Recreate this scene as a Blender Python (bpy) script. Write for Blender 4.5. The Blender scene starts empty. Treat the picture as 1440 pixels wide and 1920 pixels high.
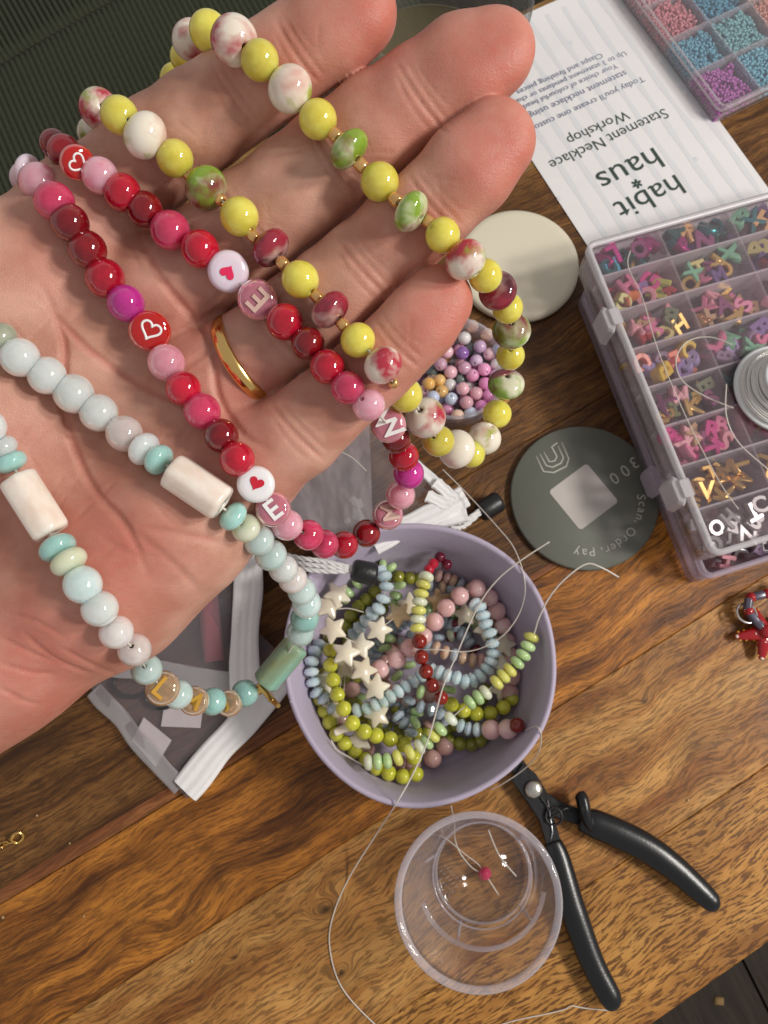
import bpy, math, random
import numpy as np
from mathutils import Vector, Matrix, noise
from mathutils.bvhtree import BVHTree

random.seed(7)
np.random.seed(7)
SC = bpy.context.scene
COL = SC.collection

# ------------------------------------------------------------------ camera, light, exposure
F = 1400.0                       # focal length in pixels of the 1440 x 1920 photograph
H = 310.0                        # camera height over the table top, mm
TH = math.atan(330.0 / F)
CAM = Vector((0, 0, H))
AX = Vector((1, 0, 0))
AF = Vector((0, math.sin(TH), -math.cos(TH)))
AU = Vector((0, math.cos(TH), math.sin(TH)))

cd = bpy.data.cameras.new('camera')
co = bpy.data.objects.new('camera', cd)
COL.objects.link(co)
co.location = (0, 0, H * .001)
co.rotation_euler = (TH, 0, 0)
cd.sensor_fit = 'VERTICAL'
cd.sensor_height = 36
cd.lens = 36 * F / 1920
cd.clip_start = .005
cd.clip_end = 20
cd.dof.use_dof = True
cd.dof.focus_distance = .160
cd.dof.aperture_fstop = 48
SC.camera = co

w = bpy.data.worlds.new('World')
SC.world = w
w.use_nodes = True
w.node_tree.nodes['Background'].inputs[0].default_value = (1.0, .975, .95, 1)
w.node_tree.nodes['Background'].inputs[1].default_value = .43


def area(name, loc, target, sx, sy, power, col):
    ld = bpy.data.lights.new(name, 'AREA')
    ld.shape = 'RECTANGLE'
    ld.size, ld.size_y = sx, sy
    ld.energy = power
    ld.color = col
    o = bpy.data.objects.new(name, ld)
    COL.objects.link(o)
    o.location = loc
    d = Vector(target) - Vector(loc)
    o.rotation_euler = d.to_track_quat('-Z', 'Y').to_euler()
    return o


# two panes of the window at the right of the table
area('window_light', (.80, .12, .80), (0, 0, .1), .11, .15, 5.2, (1.0, .95, .88))
area('window_light', (.80, -.10, .80), (0, 0, .1), .11, .15, 5.2, (1.0, .95, .88))

SC.view_settings.view_transform = 'Standard'
SC.view_settings.look = 'None'
SC.view_settings.exposure = -0.1
SC.view_settings.gamma = 1.0
SC.cycles.use_denoising = True
SC.cycles.transparent_max_bounces = 24
SC.cycles.max_bounces = 10
SC.cycles.caustics_reflective = False
SC.cycles.caustics_refractive = False


# ------------------------------------------------------------------ helpers
def ray(px, py):
    return AF + AX * ((px - 720) / F) - AU * ((py - 960) / F)


def at(px, py, z=0.0):
    r = ray(px, py)
    return CAM + r * ((H - z) / -r.z)


def camp(px, py, d):
    return CAM + ray(px, py) * d


def pxscale(px, py, z):
    """pixels per mm at that point"""
    p = at(px, py, z)
    return F / ((p - CAM).dot(AF))


WM = {}


def setw(o, W, parent=None):
    WM[o.name] = W
    if parent is not None:
        o.parent = parent
        o.matrix_parent_inverse = WM[parent.name].inverted()
    o.matrix_basis = W


def mesh(name, verts, faces, smooth=True):
    me = bpy.data.meshes.new(name)
    me.from_pydata([(v[0] * .001, v[1] * .001, v[2] * .001) for v in verts], [], faces)
    if smooth:
        me.polygons.foreach_set('use_smooth', [True] * len(me.polygons))
    me.update()
    return me


def obj(name, me, mat=None, parent=None, W=None):
    o = bpy.data.objects.new(name, me)
    COL.objects.link(o)
    if mat is not None:
        if len(me.materials) == 0:
            me.materials.append(mat)
        if me.materials[0] != mat:
            o.material_slots[0].link = 'OBJECT'
            o.material_slots[0].material = mat
    setw(o, W if W is not None else Matrix.Identity(4), parent)
    return o


def tag(o, label=None, cat=None, group=None, kind=None):
    if label: o['label'] = label
    if cat: o['category'] = cat
    if group: o['group'] = group
    if kind: o['kind'] = kind
    return o


def thing(name, label, cat, loc, group=None):
    o = bpy.data.objects.new(name, None)
    COL.objects.link(o)
    o.empty_display_size = .005
    setw(o, Matrix.Translation(Vector(loc) * .001))
    return tag(o, label, cat, group)


def frame(loc, ex, ey, ez, s=(1, 1, 1)):
    """world matrix from axes, loc in mm"""
    m = Matrix(((ex[0] * s[0], ey[0] * s[1], ez[0] * s[2], loc[0] * .001),
                (ex[1] * s[0], ey[1] * s[1], ez[1] * s[2], loc[1] * .001),
                (ex[2] * s[0], ey[2] * s[1], ez[2] * s[2], loc[2] * .001),
                (0, 0, 0, 1)))
    return m


def axis_frame(loc, z, s=(1, 1, 1), spin=0.0):
    z = Vector(z).normalized()
    t = Vector((0, 0, 1)) if abs(z.z) < .9 else Vector((1, 0, 0))
    x = t.cross(z).normalized()
    y = z.cross(x)
    c, sn = math.cos(spin), math.sin(spin)
    return frame(loc, x * c + y * sn, y * c - x * sn, z, s)


def lathe(prof, seg=32, wob=None):
    v, f = [], []
    n = len(prof)
    for i in range(seg):
        a = 2 * math.pi * i / seg
        for (r, z) in prof:
            k = wob(a, r, z) if wob else 1
            v.append((r * k * math.cos(a), r * k * math.sin(a), z))
    for i in range(seg):
        j = (i + 1) % seg
        for k in range(n - 1):
            f.append((i * n + k, j * n + k, j * n + k + 1, i * n + k + 1))
    return v, f


def tube(pts, rad, seg=8, caps=True, flat=1.0, up=None):
    """swept tube; rad number or list; flat scales the second cross axis"""
    pts = [Vector(p) for p in pts]
    n = len(pts)
    if not hasattr(rad, '__len__'):
        rad = [rad] * n
    v, f = [], []
    x = None
    for i in range(n):
        t = (pts[min(i + 1, n - 1)] - pts[max(i - 1, 0)])
        if t.length < 1e-9: t = Vector((0, 0, 1))
        t.normalize()
        if x is None:
            h = up or (Vector((0, 0, 1)) if abs(t.z) < .9 else Vector((1, 0, 0)))
            x = h.cross(t).normalized()
        x = (x - t * x.dot(t)).normalized()
        y = t.cross(x)
        for k in range(seg):
            a = 2 * math.pi * k / seg
            v.append(pts[i] + x * (rad[i] * math.cos(a)) + y * (rad[i] * flat * math.sin(a)))
    for i in range(n - 1):
        for k in range(seg):
            l = (k + 1) % seg
            f.append((i * seg + k, i * seg + l, (i + 1) * seg + l, (i + 1) * seg + k))
    if caps:
        f.append(tuple(range(seg - 1, -1, -1)))
        f.append(tuple((n - 1) * seg + k for k in range(seg)))
    return v, f


def spline(pts, m=8):
    """Catmull-Rom through points"""
    pts = [Vector(p) for p in pts]
    out = []
    n = len(pts)
    for i in range(n - 1):
        p0 = pts[max(i - 1, 0)]; p1 = pts[i]; p2 = pts[i + 1]; p3 = pts[min(i + 2, n - 1)]
        for k in range(m):
            t = k / m
            out.append(.5 * ((2 * p1) + (p2 - p0) * t + (2 * p0 - 5 * p1 + 4 * p2 - p3) * t * t
                             + (3 * p1 - p0 - 3 * p2 + p3) * t ** 3))
    out.append(pts[-1])
    return out


def prism(poly, z0, z1, ch=0.0):
    """polygon extruded along z with a chamfer on top and bottom (convex-ish polygons)"""
    n = len(poly)
    cx = sum(p[0] for p in poly) / n
    cy = sum(p[1] for p in poly) / n

    def ins(p, d):
        vx, vy = p[0] - cx, p[1] - cy
        l = math.hypot(vx, vy) or 1
        return (p[0] - vx / l * d, p[1] - vy / l * d)
    rings = [(z0, ch), (z0 + ch, 0), (z1 - ch, 0), (z1, ch)] if ch else [(z0, 0), (z1, 0)]
    v, f = [], []
    for (z, d) in rings:
        for p in poly:
            q = ins(p, d)
            v.append((q[0], q[1], z))
    for r in range(len(rings) - 1):
        for i in range(n):
            j = (i + 1) % n
            f.append((r * n + i, r * n + j, (r + 1) * n + j, (r + 1) * n + i))
    f.append(tuple(range(n - 1, -1, -1)))
    f.append(tuple((len(rings) - 1) * n + i for i in range(n)))
    return v, f


def boxv(x0, x1, y0, y1, z0, z1):
    v = [(x, y, z) for z in (z0, z1) for (x, y) in ((x0, y0), (x1, y0), (x1, y1), (x0, y1))]
    f = [(3, 2, 1, 0), (4, 5, 6, 7), (0, 1, 5, 4), (1, 2, 6, 5), (2, 3, 7, 6), (3, 0, 4, 7)]
    return v, f


def cbox(x0, x1, y0, y1, z0, z1, c):
    return prism([(x0, y0 + c), (x0 + c, y0), (x1 - c, y0), (x1, y0 + c), (x1, y1 - c), (x1 - c, y1), (x0 + c, y1), (x0, y1 - c)], z0, z1, c * .6)


def join(parts):
    v, f = [], []
    for (a, b) in parts:
        o = len(v)
        v += list(a)
        f += [tuple(i + o for i in q) for q in b]
    return v, f


def grid(nu, nv, fn):
    v = [fn(i / nu, j / nv) for j in range(nv + 1) for i in range(nu + 1)]
    f = [(j * (nu + 1) + i, j * (nu + 1) + i + 1, (j + 1) * (nu + 1) + i + 1, (j + 1) * (nu + 1) + i) for j in range(nv) for i in range(nu)]
    return v, f


# ------------------------------------------------------------------ text meshes, made while the scene is nearly empty
TXT = {}


def make_texts(strings, extrude=0.0, bevel=0.0, key='', bold=0.0):
    obs = []
    for s in strings:
        c = bpy.data.curves.new('lettering', 'FONT')
        c.body = s
        c.align_x = 'CENTER'
        c.align_y = 'CENTER'
        c.size = 1
        c.extrude = extrude
        c.bevel_depth = bevel
        c.bevel_resolution = 0
        c.offset = bold
        c.resolution_u = 3
        o = bpy.data.objects.new('lettering', c)
        COL.objects.link(o)
        obs.append((s, o))
    bpy.context.view_layer.update()
    dg = bpy.context.evaluated_depsgraph_get()
    for s, o in obs:
        me = bpy.data.meshes.new_from_object(o.evaluated_get(dg))
        n = len(me.vertices)
        co_ = np.empty(n * 3)
        me.vertices.foreach_get('co', co_)
        co_ = co_.reshape(-1, 3)
        lo, hi = co_.min(0), co_.max(0)
        c_ = (lo + hi) / 2
        c_[2] = 0
        co_ = (co_ - c_) * .001
        me.vertices.foreach_set('co', co_.ravel())
        me.materials.clear()
        me.update()
        TXT[key + s] = (me, hi[0] - lo[0], hi[1] - lo[1])
    for s, o in obs:
        c = o.data
        bpy.data.objects.remove(o)
        bpy.data.curves.remove(c)


FLY = ['habit', 'haus', 'Statement Necklace', 'Workshop', "Today you'll create one custom", 'statement necklace using',
       'Your choice of colourful beads', 'Up to 3 statement pendants or charms', 'Clasps and finishing pieces']
COAST = list('Scan,Orderpy30P')
make_texts(FLY)
make_texts(sorted(set(COAST)), key='c_')
make_texts(list('EMLWJ'), extrude=.05, key='b_', bold=.018)
BOXLET = 'ABCDEFGHJKLMNOPRSTUVWXYZ'
make_texts(list(BOXLET), extrude=.20, bevel=.025, key='x_', bold=.028)


# ------------------------------------------------------------------ materials
def mat(name):
    m = bpy.data.materials.new(name)
    m.use_nodes = True
    b = m.node_tree.nodes['Principled BSDF']
    return m, m.node_tree, b


def setp(b, **k):
    names = {'col': 'Base Color', 'rough': 'Roughness', 'metal': 'Metallic', 'sss': 'Subsurface Weight', 'srad': 'Subsurface Radius',
             'sscale': 'Subsurface Scale', 'trans': 'Transmission Weight', 'ior': 'IOR', 'coat': 'Coat Weight', 'alpha': 'Alpha',
             'spec': 'Specular IOR Level', 'sheen': 'Sheen Weight', 'crough': 'Coat Roughness', 'emit': 'Emission Color', 'estr': 'Emission Strength'}
    for q, v in k.items():
        if q == 'col' and len(v) == 3: v = (*v, 1)
        b.inputs[names[q]].default_value = v


def plain(name, col, rough=.5, bump=0.0, bscale=400.0, vary=.0, **k):
    m, t, b = mat(name)
    setp(b, col=col, rough=rough, **k)
    if bump or vary:
        tc = t.nodes.new('ShaderNodeTexCoord')
        n = t.nodes.new('ShaderNodeTexNoise')
        n.inputs['Scale'].default_value = bscale
        n.inputs['Detail'].default_value = 4
        t.links.new(tc.outputs['Object'], n.inputs['Vector'])
        if bump:
            bp = t.nodes.new('ShaderNodeBump')
            bp.inputs['Strength'].default_value = bump
            bp.inputs['Distance'].default_value = .0005
            t.links.new(n.outputs['Fac'], bp.inputs['Height'])
            t.links.new(bp.outputs['Normal'], b.inputs['Normal'])
        if vary:
            mx = t.nodes.new('ShaderNodeMixRGB')
            mx.inputs[1].default_value = (*[c * (1 - vary) for c in col], 1)
            mx.inputs[2].default_value = (*[min(1, c * (1 + vary)) for c in col], 1)
            n2 = t.nodes.new('ShaderNodeTexNoise')
            n2.inputs['Scale'].default_value = bscale * .15
            n2.inputs['Detail'].default_value = 3
            t.links.new(tc.outputs['Object'], n2.inputs['Vector'])
            t.links.new(n2.outputs['Fac'], mx.inputs[0])
            t.links.new(mx.outputs[0], b.inputs['Base Color'])
    return m


def stone(name, col, col2=None, rough=.12, sss=.8, scale=1.6, trans=0.0, cloud=.35, sscale=.0035):
    """polished translucent bead: cloudy two-tone colour through object-space noise (mesh is unit radius 1 mm, scaled)"""
    m, t, b = mat(name)
    setp(b, rough=rough, sss=sss, srad=(1, .8, .7), sscale=sscale, trans=trans, ior=1.5, coat=.4, crough=.025)
    col2 = col2 or tuple(c * (1 - cloud) for c in col)
    tc = t.nodes.new('ShaderNodeTexCoord')
    oi = t.nodes.new('ShaderNodeObjectInfo')
    ad = t.nodes.new('ShaderNodeVectorMath'); ad.operation = 'SCALE'
    ad.inputs[0].default_value = (0.031, .017, .023)
    t.links.new(oi.outputs['Random'], ad.inputs['Scale'])
    ad2 = t.nodes.new('ShaderNodeVectorMath'); ad2.operation = 'ADD'
    t.links.new(tc.outputs['Object'], ad2.inputs[0]); t.links.new(ad.outputs[0], ad2.inputs[1])
    n = t.nodes.new('ShaderNodeTexNoise')
    n.inputs['Scale'].default_value = scale * 700
    n.inputs['Detail'].default_value = 5
    n.inputs['Roughness'].default_value = .6
    t.links.new(ad2.outputs[0], n.inputs['Vector'])
    r = t.nodes.new('ShaderNodeValToRGB')
    r.color_ramp.elements[0].position = .3; r.color_ramp.elements[0].color = (*col2, 1)
    r.color_ramp.elements[1].position = .7; r.color_ramp.elements[1].color = (*col, 1)
    t.links.new(n.outputs['Fac'], r.inputs[0])
    hs = t.nodes.new('ShaderNodeHueSaturation')
    mr = t.nodes.new('ShaderNodeMapRange')
    mr.inputs['To Min'].default_value = .84; mr.inputs['To Max'].default_value = 1.14
    t.links.new(oi.outputs['Random'], mr.inputs['Value'])
    t.links.new(mr.outputs[0], hs.inputs['Value'])
    t.links.new(r.outputs[0], hs.inputs['Color'])
    t.links.new(hs.outputs[0], b.inputs['Base Color'])
    return m


def blotch(name, base, stains, seed=0.0):
    """white jade dyed in patches. stains: list of (colour, threshold, scale)"""
    m, t, b = mat(name)
    setp(b, rough=.1, sss=.6, srad=(1, .8, .7), sscale=.002, coat=.3, crough=.05)
    tc = t.nodes.new('ShaderNodeTexCoord')
    oi = t.nodes.new('ShaderNodeObjectInfo')
    cur = None
    for i, (c, th, sc) in enumerate(stains):
        ad = t.nodes.new('ShaderNodeVectorMath'); ad.operation = 'SCALE'
        ad.inputs[0].default_value = (.05 + .02 * i, .03 + seed, .04 + .013 * i)
        t.links.new(oi.outputs['Random'], ad.inputs['Scale'])
        ad2 = t.nodes.new('ShaderNodeVectorMath'); ad2.operation = 'ADD'
        t.links.new(tc.outputs['Object'], ad2.inputs[0]); t.links.new(ad.outputs[0], ad2.inputs[1])
        n = t.nodes.new('ShaderNodeTexNoise')
        n.inputs['Scale'].default_value = sc * 2600
        n.inputs['Detail'].default_value = 3.5
        n.inputs['Roughness'].default_value = .5
        n.inputs['Distortion'].default_value = .25
        t.links.new(ad2.outputs[0], n.inputs['Vector'])
        r = t.nodes.new('ShaderNodeValToRGB')
        r.color_ramp.elements[0].position = th - .07
        r.color_ramp.elements[1].position = th + .09
        t.links.new(n.outputs['Fac'], r.inputs[0])
        mx = t.nodes.new('ShaderNodeMixRGB')
        if cur is None: mx.inputs[1].default_value = (*base, 1)
        else: t.links.new(cur, mx.inputs[1])
        mx.inputs[2].default_value = (*c, 1)
        t.links.new(r.outputs[0], mx.inputs[0])
        cur = mx.outputs[0]
    t.links.new(cur, b.inputs['Base Color'])
    return m


def mathn(t, op, a, b=None, c=None):
    n = t.nodes.new('ShaderNodeMath'); n.operation = op
    for i, q in enumerate((a, b, c)):
        if q is None: continue
        if isinstance(q, (int, float)): n.inputs[i].default_value = q
        else: t.links.new(q, n.inputs[i])
    return n.outputs[0]


def clearplastic(name, tint=(1, 1, 1), haze=.06, hazecol=(.8, .78, .85), rough=.06, ior=1.45, bump=0.0):
    """thin clear plastic: transparent, fresnel gloss, a little milky haze"""
    m, t, b = mat(name)
    t.nodes.remove(b)
    out = t.nodes['Material Output']
    tr = t.nodes.new('ShaderNodeBsdfTransparent'); tr.inputs[0].default_value = (*tint, 1)
    gl = t.nodes.new('ShaderNodeBsdfGlossy'); gl.inputs['Roughness'].default_value = rough
    df = t.nodes.new('ShaderNodeBsdfDiffuse'); df.inputs[0].default_value = (*hazecol, 1)
    m1 = t.nodes.new('ShaderNodeMixShader'); m2 = t.nodes.new('ShaderNodeMixShader')
    lw = t.nodes.new('ShaderNodeLayerWeight'); lw.inputs['Blend'].default_value = .25
    mp = t.nodes.new('ShaderNodeMapRange')
    mp.inputs['To Min'].default_value = haze; mp.inputs['To Max'].default_value = min(1, haze * 3 + .18)
    t.links.new(lw.outputs['Facing'], mp.inputs['Value'])
    t.links.new(mp.outputs[0], m1.inputs[0])
    t.links.new(tr.outputs[0], m1.inputs[1]); t.links.new(df.outputs[0], m1.inputs[2])
    fr = t.nodes.new('ShaderNodeLayerWeight'); fr.inputs['Blend'].default_value = .5
    f0 = ((ior - 1) / (ior + 1)) ** 2
    fac = mathn(t, 'ADD', mathn(t, 'MULTIPLY', mathn(t, 'POWER', fr.outputs['Facing'], 4.5), .75), f0)
    t.links.new(fac, m2.inputs[0])
    t.links.new(m1.outputs[0], m2.inputs[1]); t.links.new(gl.outputs[0], m2.inputs[2])
    if bump:
        tc = t.nodes.new('ShaderNodeTexCoord')
        n = t.nodes.new('ShaderNodeTexNoise'); n.inputs['Scale'].default_value = 90; n.inputs['Detail'].default_value = 5
        n.inputs['Distortion'].default_value = 1.5
        bp = t.nodes.new('ShaderNodeBump'); bp.inputs['Strength'].default_value = bump; bp.inputs['Distance'].default_value = .004
        t.links.new(tc.outputs['Object'], n.inputs['Vector']); t.links.new(n.outputs['Fac'], bp.inputs['Height'])
        for s in (gl, fr, df): t.links.new(bp.outputs[0], s.inputs['Normal'])
    t.links.new(m2.outputs[0], out.inputs[0])
    return m


def wood(name, light, mid, dark, fleck=.5, streak=1.0, knots=(), rough=.42, fleckcol=(.05, .02, .008), warpamp=16, vein=.5):
    """planed hardwood, local X along the grain, coordinates in mm"""
    m, t, b = mat(name)
    L = t.links.new
    tc = t.nodes.new('ShaderNodeTexCoord')
    sc = t.nodes.new('ShaderNodeVectorMath'); sc.operation = 'SCALE'; sc.inputs['Scale'].default_value = 1000
    L(tc.outputs['Object'], sc.inputs[0])
    sep = t.nodes.new('ShaderNodeSeparateXYZ'); L(sc.outputs[0], sep.inputs[0])
    X, Y = sep.outputs[0], sep.outputs[1]

    def nz(vec, scale, detail=4, rgh=.55, dist=0.0):
        n = t.nodes.new('ShaderNodeTexNoise')
        n.inputs['Scale'].default_value = scale; n.inputs['Detail'].default_value = detail
        n.inputs['Roughness'].default_value = rgh; n.inputs['Distortion'].default_value = dist
        L(vec, n.inputs['Vector'])
        return n.outputs['Fac']

    def comb(x, y, z=0.0):
        c = t.nodes.new('ShaderNodeCombineXYZ')
        for i, q in enumerate((x, y, z)):
            if isinstance(q, (int, float)): c.inputs[i].default_value = q
            else: L(q, c.inputs[i])
        return c.outputs[0]
    warp = nz(sc.outputs[0], .016, 2)
    Yw = mathn(t, 'ADD', Y, mathn(t, 'MULTIPLY', mathn(t, 'SUBTRACT', warp, .5), warpamp))
    kn = None
    for (kx, ky, kr, ks) in knots:
        dx = mathn(t, 'DIVIDE', mathn(t, 'SUBTRACT', X, kx), kr * 1.7)
        dy = mathn(t, 'DIVIDE', mathn(t, 'SUBTRACT', Y, ky), kr)
        d2 = mathn(t, 'ADD', mathn(t, 'MULTIPLY', dx, dx), mathn(t, 'MULTIPLY', dy, dy))
        g = mathn(t, 'POWER', 2.718, mathn(t, 'MULTIPLY', d2, -1))
        Yw = mathn(t, 'ADD', Yw, mathn(t, 'MULTIPLY', g, ks * kr))
        core = mathn(t, 'MULTIPLY', mathn(t, 'POWER', 2.718, mathn(t, 'MULTIPLY', d2, -9)), min(1, abs(ks)))
        kn = core if kn is None else mathn(t, 'ADD', kn, core)
    bands = nz(comb(mathn(t, 'MULTIPLY', X, .010), mathn(t, 'MULTIPLY', Yw, .10 * streak)), 1.0, 6, .6)
    fine = nz(comb(mathn(t, 'MULTIPLY', X, .07), mathn(t, 'MULTIPLY', Yw, 1.1)), 1.0, 4, .6)
    r = t.nodes.new('ShaderNodeValToRGB')
    e = r.color_ramp.elements
    e[0].position = .38; e[0].color = (*dark, 1)
    e[1].position = .63; e[1].color = (*light, 1)
    e2 = e.new(.5); e2.color = (*mid, 1)
    L(mathn(t, 'ADD', mathn(t, 'MULTIPLY', bands, .8), mathn(t, 'MULTIPLY', fine, .2)), r.inputs[0])
    # figure and blotches across the board
    big = nz(sc.outputs[0], .03, 3)
    hs = t.nodes.new('ShaderNodeHueSaturation')
    mr = t.nodes.new('ShaderNodeMapRange'); mr.inputs['To Min'].default_value = .45; mr.inputs['To Max'].default_value = 1.55
    L(big, mr.inputs['Value']); L(mr.outputs[0], hs.inputs['Value']); L(r.outputs[0], hs.inputs['Color'])
    # open pores: short dark dashes along the grain
    w2 = nz(sc.outputs[0], .12, 2)
    Yf = mathn(t, 'ADD', Yw, mathn(t, 'MULTIPLY', w2, 1.6))
    po = nz(comb(mathn(t, 'MULTIPLY', X, .15), mathn(t, 'MULTIPLY', Yf, 1.05)), 1.0, 3.0, .6)
    rp = t.nodes.new('ShaderNodeValToRGB')
    rp.color_ramp.elements[0].position = .495; rp.color_ramp.elements[0].color = (0, 0, 0, 1)
    rp.color_ramp.elements[1].position = .57; rp.color_ramp.elements[1].color = (fleck, fleck, fleck, 1)
    L(po, rp.inputs[0])
    mx = t.nodes.new('ShaderNodeMixRGB'); mx.inputs[2].default_value = (*fleckcol, 1)
    L(rp.outputs[0], mx.inputs[0]); L(hs.outputs[0], mx.inputs[1])
    # thin dark growth lines
    ve = nz(comb(mathn(t, 'MULTIPLY', X, .006), mathn(t, 'MULTIPLY', Yw, .16)), 1.0, 5, .55)
    ab = mathn(t, 'ABSOLUTE', mathn(t, 'SUBTRACT', ve, .5))
    vm = mathn(t, 'MULTIPLY', mathn(t, 'SUBTRACT', 1.0, mathn(t, 'MINIMUM', mathn(t, 'MULTIPLY', ab, 30), 1.0)), mathn(t, 'MULTIPLY', big, vein * 1.8))
    mv = t.nodes.new('ShaderNodeMixRGB'); mv.inputs[2].default_value = (*[c_ * .35 for c_ in dark], 1)
    L(vm, mv.inputs[0]); L(mx.outputs[0], mv.inputs[1])
    cur = mv.outputs[0]
    if kn is not None:
        mk = t.nodes.new('ShaderNodeMixRGB'); mk.inputs[2].default_value = (.018, .008, .004, 1); mk.use_clamp = True
        kn = mathn(t, 'MINIMUM', mathn(t, 'MULTIPLY', kn, mathn(t, 'ADD', .3, fine)), .95)
        L(kn, mk.inputs[0]); L(cur, mk.inputs[1]); cur = mk.outputs[0]
    L(cur, b.inputs['Base Color'])
    b.inputs['Specular IOR Level'].default_value = .3
    bp = t.nodes.new('ShaderNodeBump'); bp.inputs['Strength'].default_value = .35; bp.inputs['Distance'].default_value = .0004
    L(mathn(t, 'SUBTRACT', fine, mathn(t, 'MULTIPLY', rp.outputs[0], .6)), bp.inputs['Height'])
    L(bp.outputs[0], b.inputs['Normal'])
    mr2 = t.nodes.new('ShaderNodeMapRange'); mr2.inputs['To Min'].default_value = rough - .1; mr2.inputs['To Max'].default_value = rough + .18
    L(big, mr2.inputs['Value']); L(mr2.outputs[0], b.inputs['Roughness'])
    return m


MT = {}
MT['yellow'] = stone('yellow_jade', (.76, .70, .15), (.62, .53, .06), rough=.09, sss=1.0, sscale=.006)
MT['lime'] = stone('lime_yellow_jade', (.66, .66, .08), (.45, .46, .03), rough=.09, sss=1.0, sscale=.006)
MT['limeshade'] = stone('shaded_lime_jade', (.36, .36, .05), (.24, .25, .03), rough=.09)  # lime jade with the shade deep in the bowl put into its colour
MT['jade_rw'] = blotch('white_jade_red', (.80, .72, .62), [((.46, .03, .06), .51, .24), ((.30, .40, .05), .64, .25)])
MT['jade_w'] = blotch('white_jade', (.83, .77, .66), [((.66, .40, .34), .60, .2), ((.40, .46, .08), .63, .36)], .01)
MT['jade_g'] = blotch('green_jade', (.70, .70, .52), [((.24, .38, .04), .44, .26), ((.22, .025, .04), .55, .2)], .02)
MT['jade_m'] = blotch('maroon_jade', (.66, .52, .46), [((.32, .025, .05), .44, .2), ((.09, .015, .025), .58, .26)], .03)
MT['red'] = stone('red_agate', (.58, .008, .04), (.36, .003, .016), rough=.05, trans=.06, sss=.5)
MT['darkred'] = stone('dark_red_agate', (.30, .004, .012), (.16, .002, .006), rough=.05, trans=.06, sss=.4)
MT['rose'] = stone('rose_agate', (.66, .06, .16), (.46, .03, .09), rough=.05, trans=.06, sss=1.0, sscale=.006)
MT['magenta'] = stone('magenta_agate', (.62, .04, .34), (.45, .02, .25), rough=.05, trans=.06, sss=1.0, sscale=.006)
MT['lightpink'] = stone('light_pink_quartz', (.86, .42, .50), (.74, .27, .36), rough=.05, trans=.15, sss=1.0, sscale=.008)
MT['whiteq'] = stone('white_quartz', (.82, .86, .83), (.68, .74, .71), rough=.05, trans=.15, sss=1.0, sscale=.008)
MT['pinkq'] = stone('pinkish_quartz', (.82, .74, .71), (.66, .56, .54), rough=.05, trans=.15, sss=1.0, sscale=.008)
MT['aquapale'] = stone('pale_aqua_quartz', (.66, .83, .80), (.50, .69, .66), rough=.05, trans=.15, sss=1.0, sscale=.008)
MT['aqua'] = stone('aqua_amazonite', (.42, .70, .65), (.28, .54, .50), rough=.05, trans=.06, sss=1.0, sscale=.006)
MT['cream'] = stone('cream_stone', (.90, .82, .75), (.76, .62, .52), rough=.16, scale=1.4)
MT['greentube'] = stone('green_aventurine', (.28, .56, .46), (.30, .33, .16), rough=.14, scale=.9)
MT['greygreen'] = stone('grey_green_stone', (.45, .48, .38), (.32, .35, .26), rough=.14)
MT['pinkround'] = stone('rose_quartz', (.86, .56, .56), (.72, .42, .42), rough=.12, sss=1.0, sscale=.006)
MT['pinkdim'] = stone('shaded_rose_quartz', (.70, .45, .43), (.55, .33, .31), rough=.15)  # rose quartz darkened to paint the dimness of low-lying beads
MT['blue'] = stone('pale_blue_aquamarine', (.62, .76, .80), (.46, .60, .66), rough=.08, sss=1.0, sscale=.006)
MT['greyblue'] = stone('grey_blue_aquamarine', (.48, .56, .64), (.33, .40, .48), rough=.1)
MT['opalgreen'] = stone('green_opal', (.52, .70, .36), (.36, .56, .24), rough=.12, sss=1.0, sscale=.006)
MT['opalyellow'] = stone('yellow_opal', (.76, .74, .22), (.62, .58, .12), rough=.12, sss=1.0, sscale=.006)
MT['opalwhite'] = stone('white_opal', (.80, .82, .66), (.66, .72, .48), rough=.12, sss=1.0, sscale=.006)
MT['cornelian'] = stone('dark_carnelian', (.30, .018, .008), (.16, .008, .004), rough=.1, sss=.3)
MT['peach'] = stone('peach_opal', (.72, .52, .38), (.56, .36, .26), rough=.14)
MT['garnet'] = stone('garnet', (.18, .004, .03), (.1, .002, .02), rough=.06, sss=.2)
MT['shell'] = stone('shell', (.90, .85, .72), (.78, .69, .52), rough=.25, scale=.15, sss=.3)
MT['shelltan'] = stone('tan_shell', (.70, .52, .31), (.56, .38, .2), rough=.25, scale=.15, sss=.3)
MT['amber'] = plain('gold_lined_glass', (.80, .46, .16), .16, metal=.65, coat=.6)
MT['amberclear'] = plain('clear_amber_acrylic', (.88, .58, .34), .05, sss=.3, sscale=.003, trans=.65, coat=.4)
MT['pinkclear'] = plain('clear_pink_acrylic', (.88, .30, .40), .05, sss=.4, sscale=.003, trans=.5, coat=.4)
MT['redclear'] = plain('clear_red_acrylic', (.62, .012, .01), .06, sss=.3, sscale=.003, trans=.3, coat=.4)
MT['whiteacr'] = plain('white_acrylic', (.82, .80, .82), .14, sss=.3, sscale=.002, coat=.3)
MT['lilacacr'] = plain('lilac_acrylic', (.78, .66, .76), .14, sss=.4, sscale=.002, coat=.3)
MT['printwhite'] = plain('white_print', (.85, .84, .84), .35)
MT['printtan'] = plain('tan_print', (.62, .42, .36), .35)
MT['printred'] = plain('red_print', (.55, .01, .03), .35)
MT['hotred'] = plain('hot_pink_print', (.75, .02, .10), .35)
MT['gold'] = plain('gold_metal', (.78, .50, .16), .18, metal=1.0)
MT['goldprint'] = plain('gold_print', (.90, .50, .08), .28, metal=.6)
MT['borecore'] = plain('amber_core', (.70, .26, .02), .3)
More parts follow.
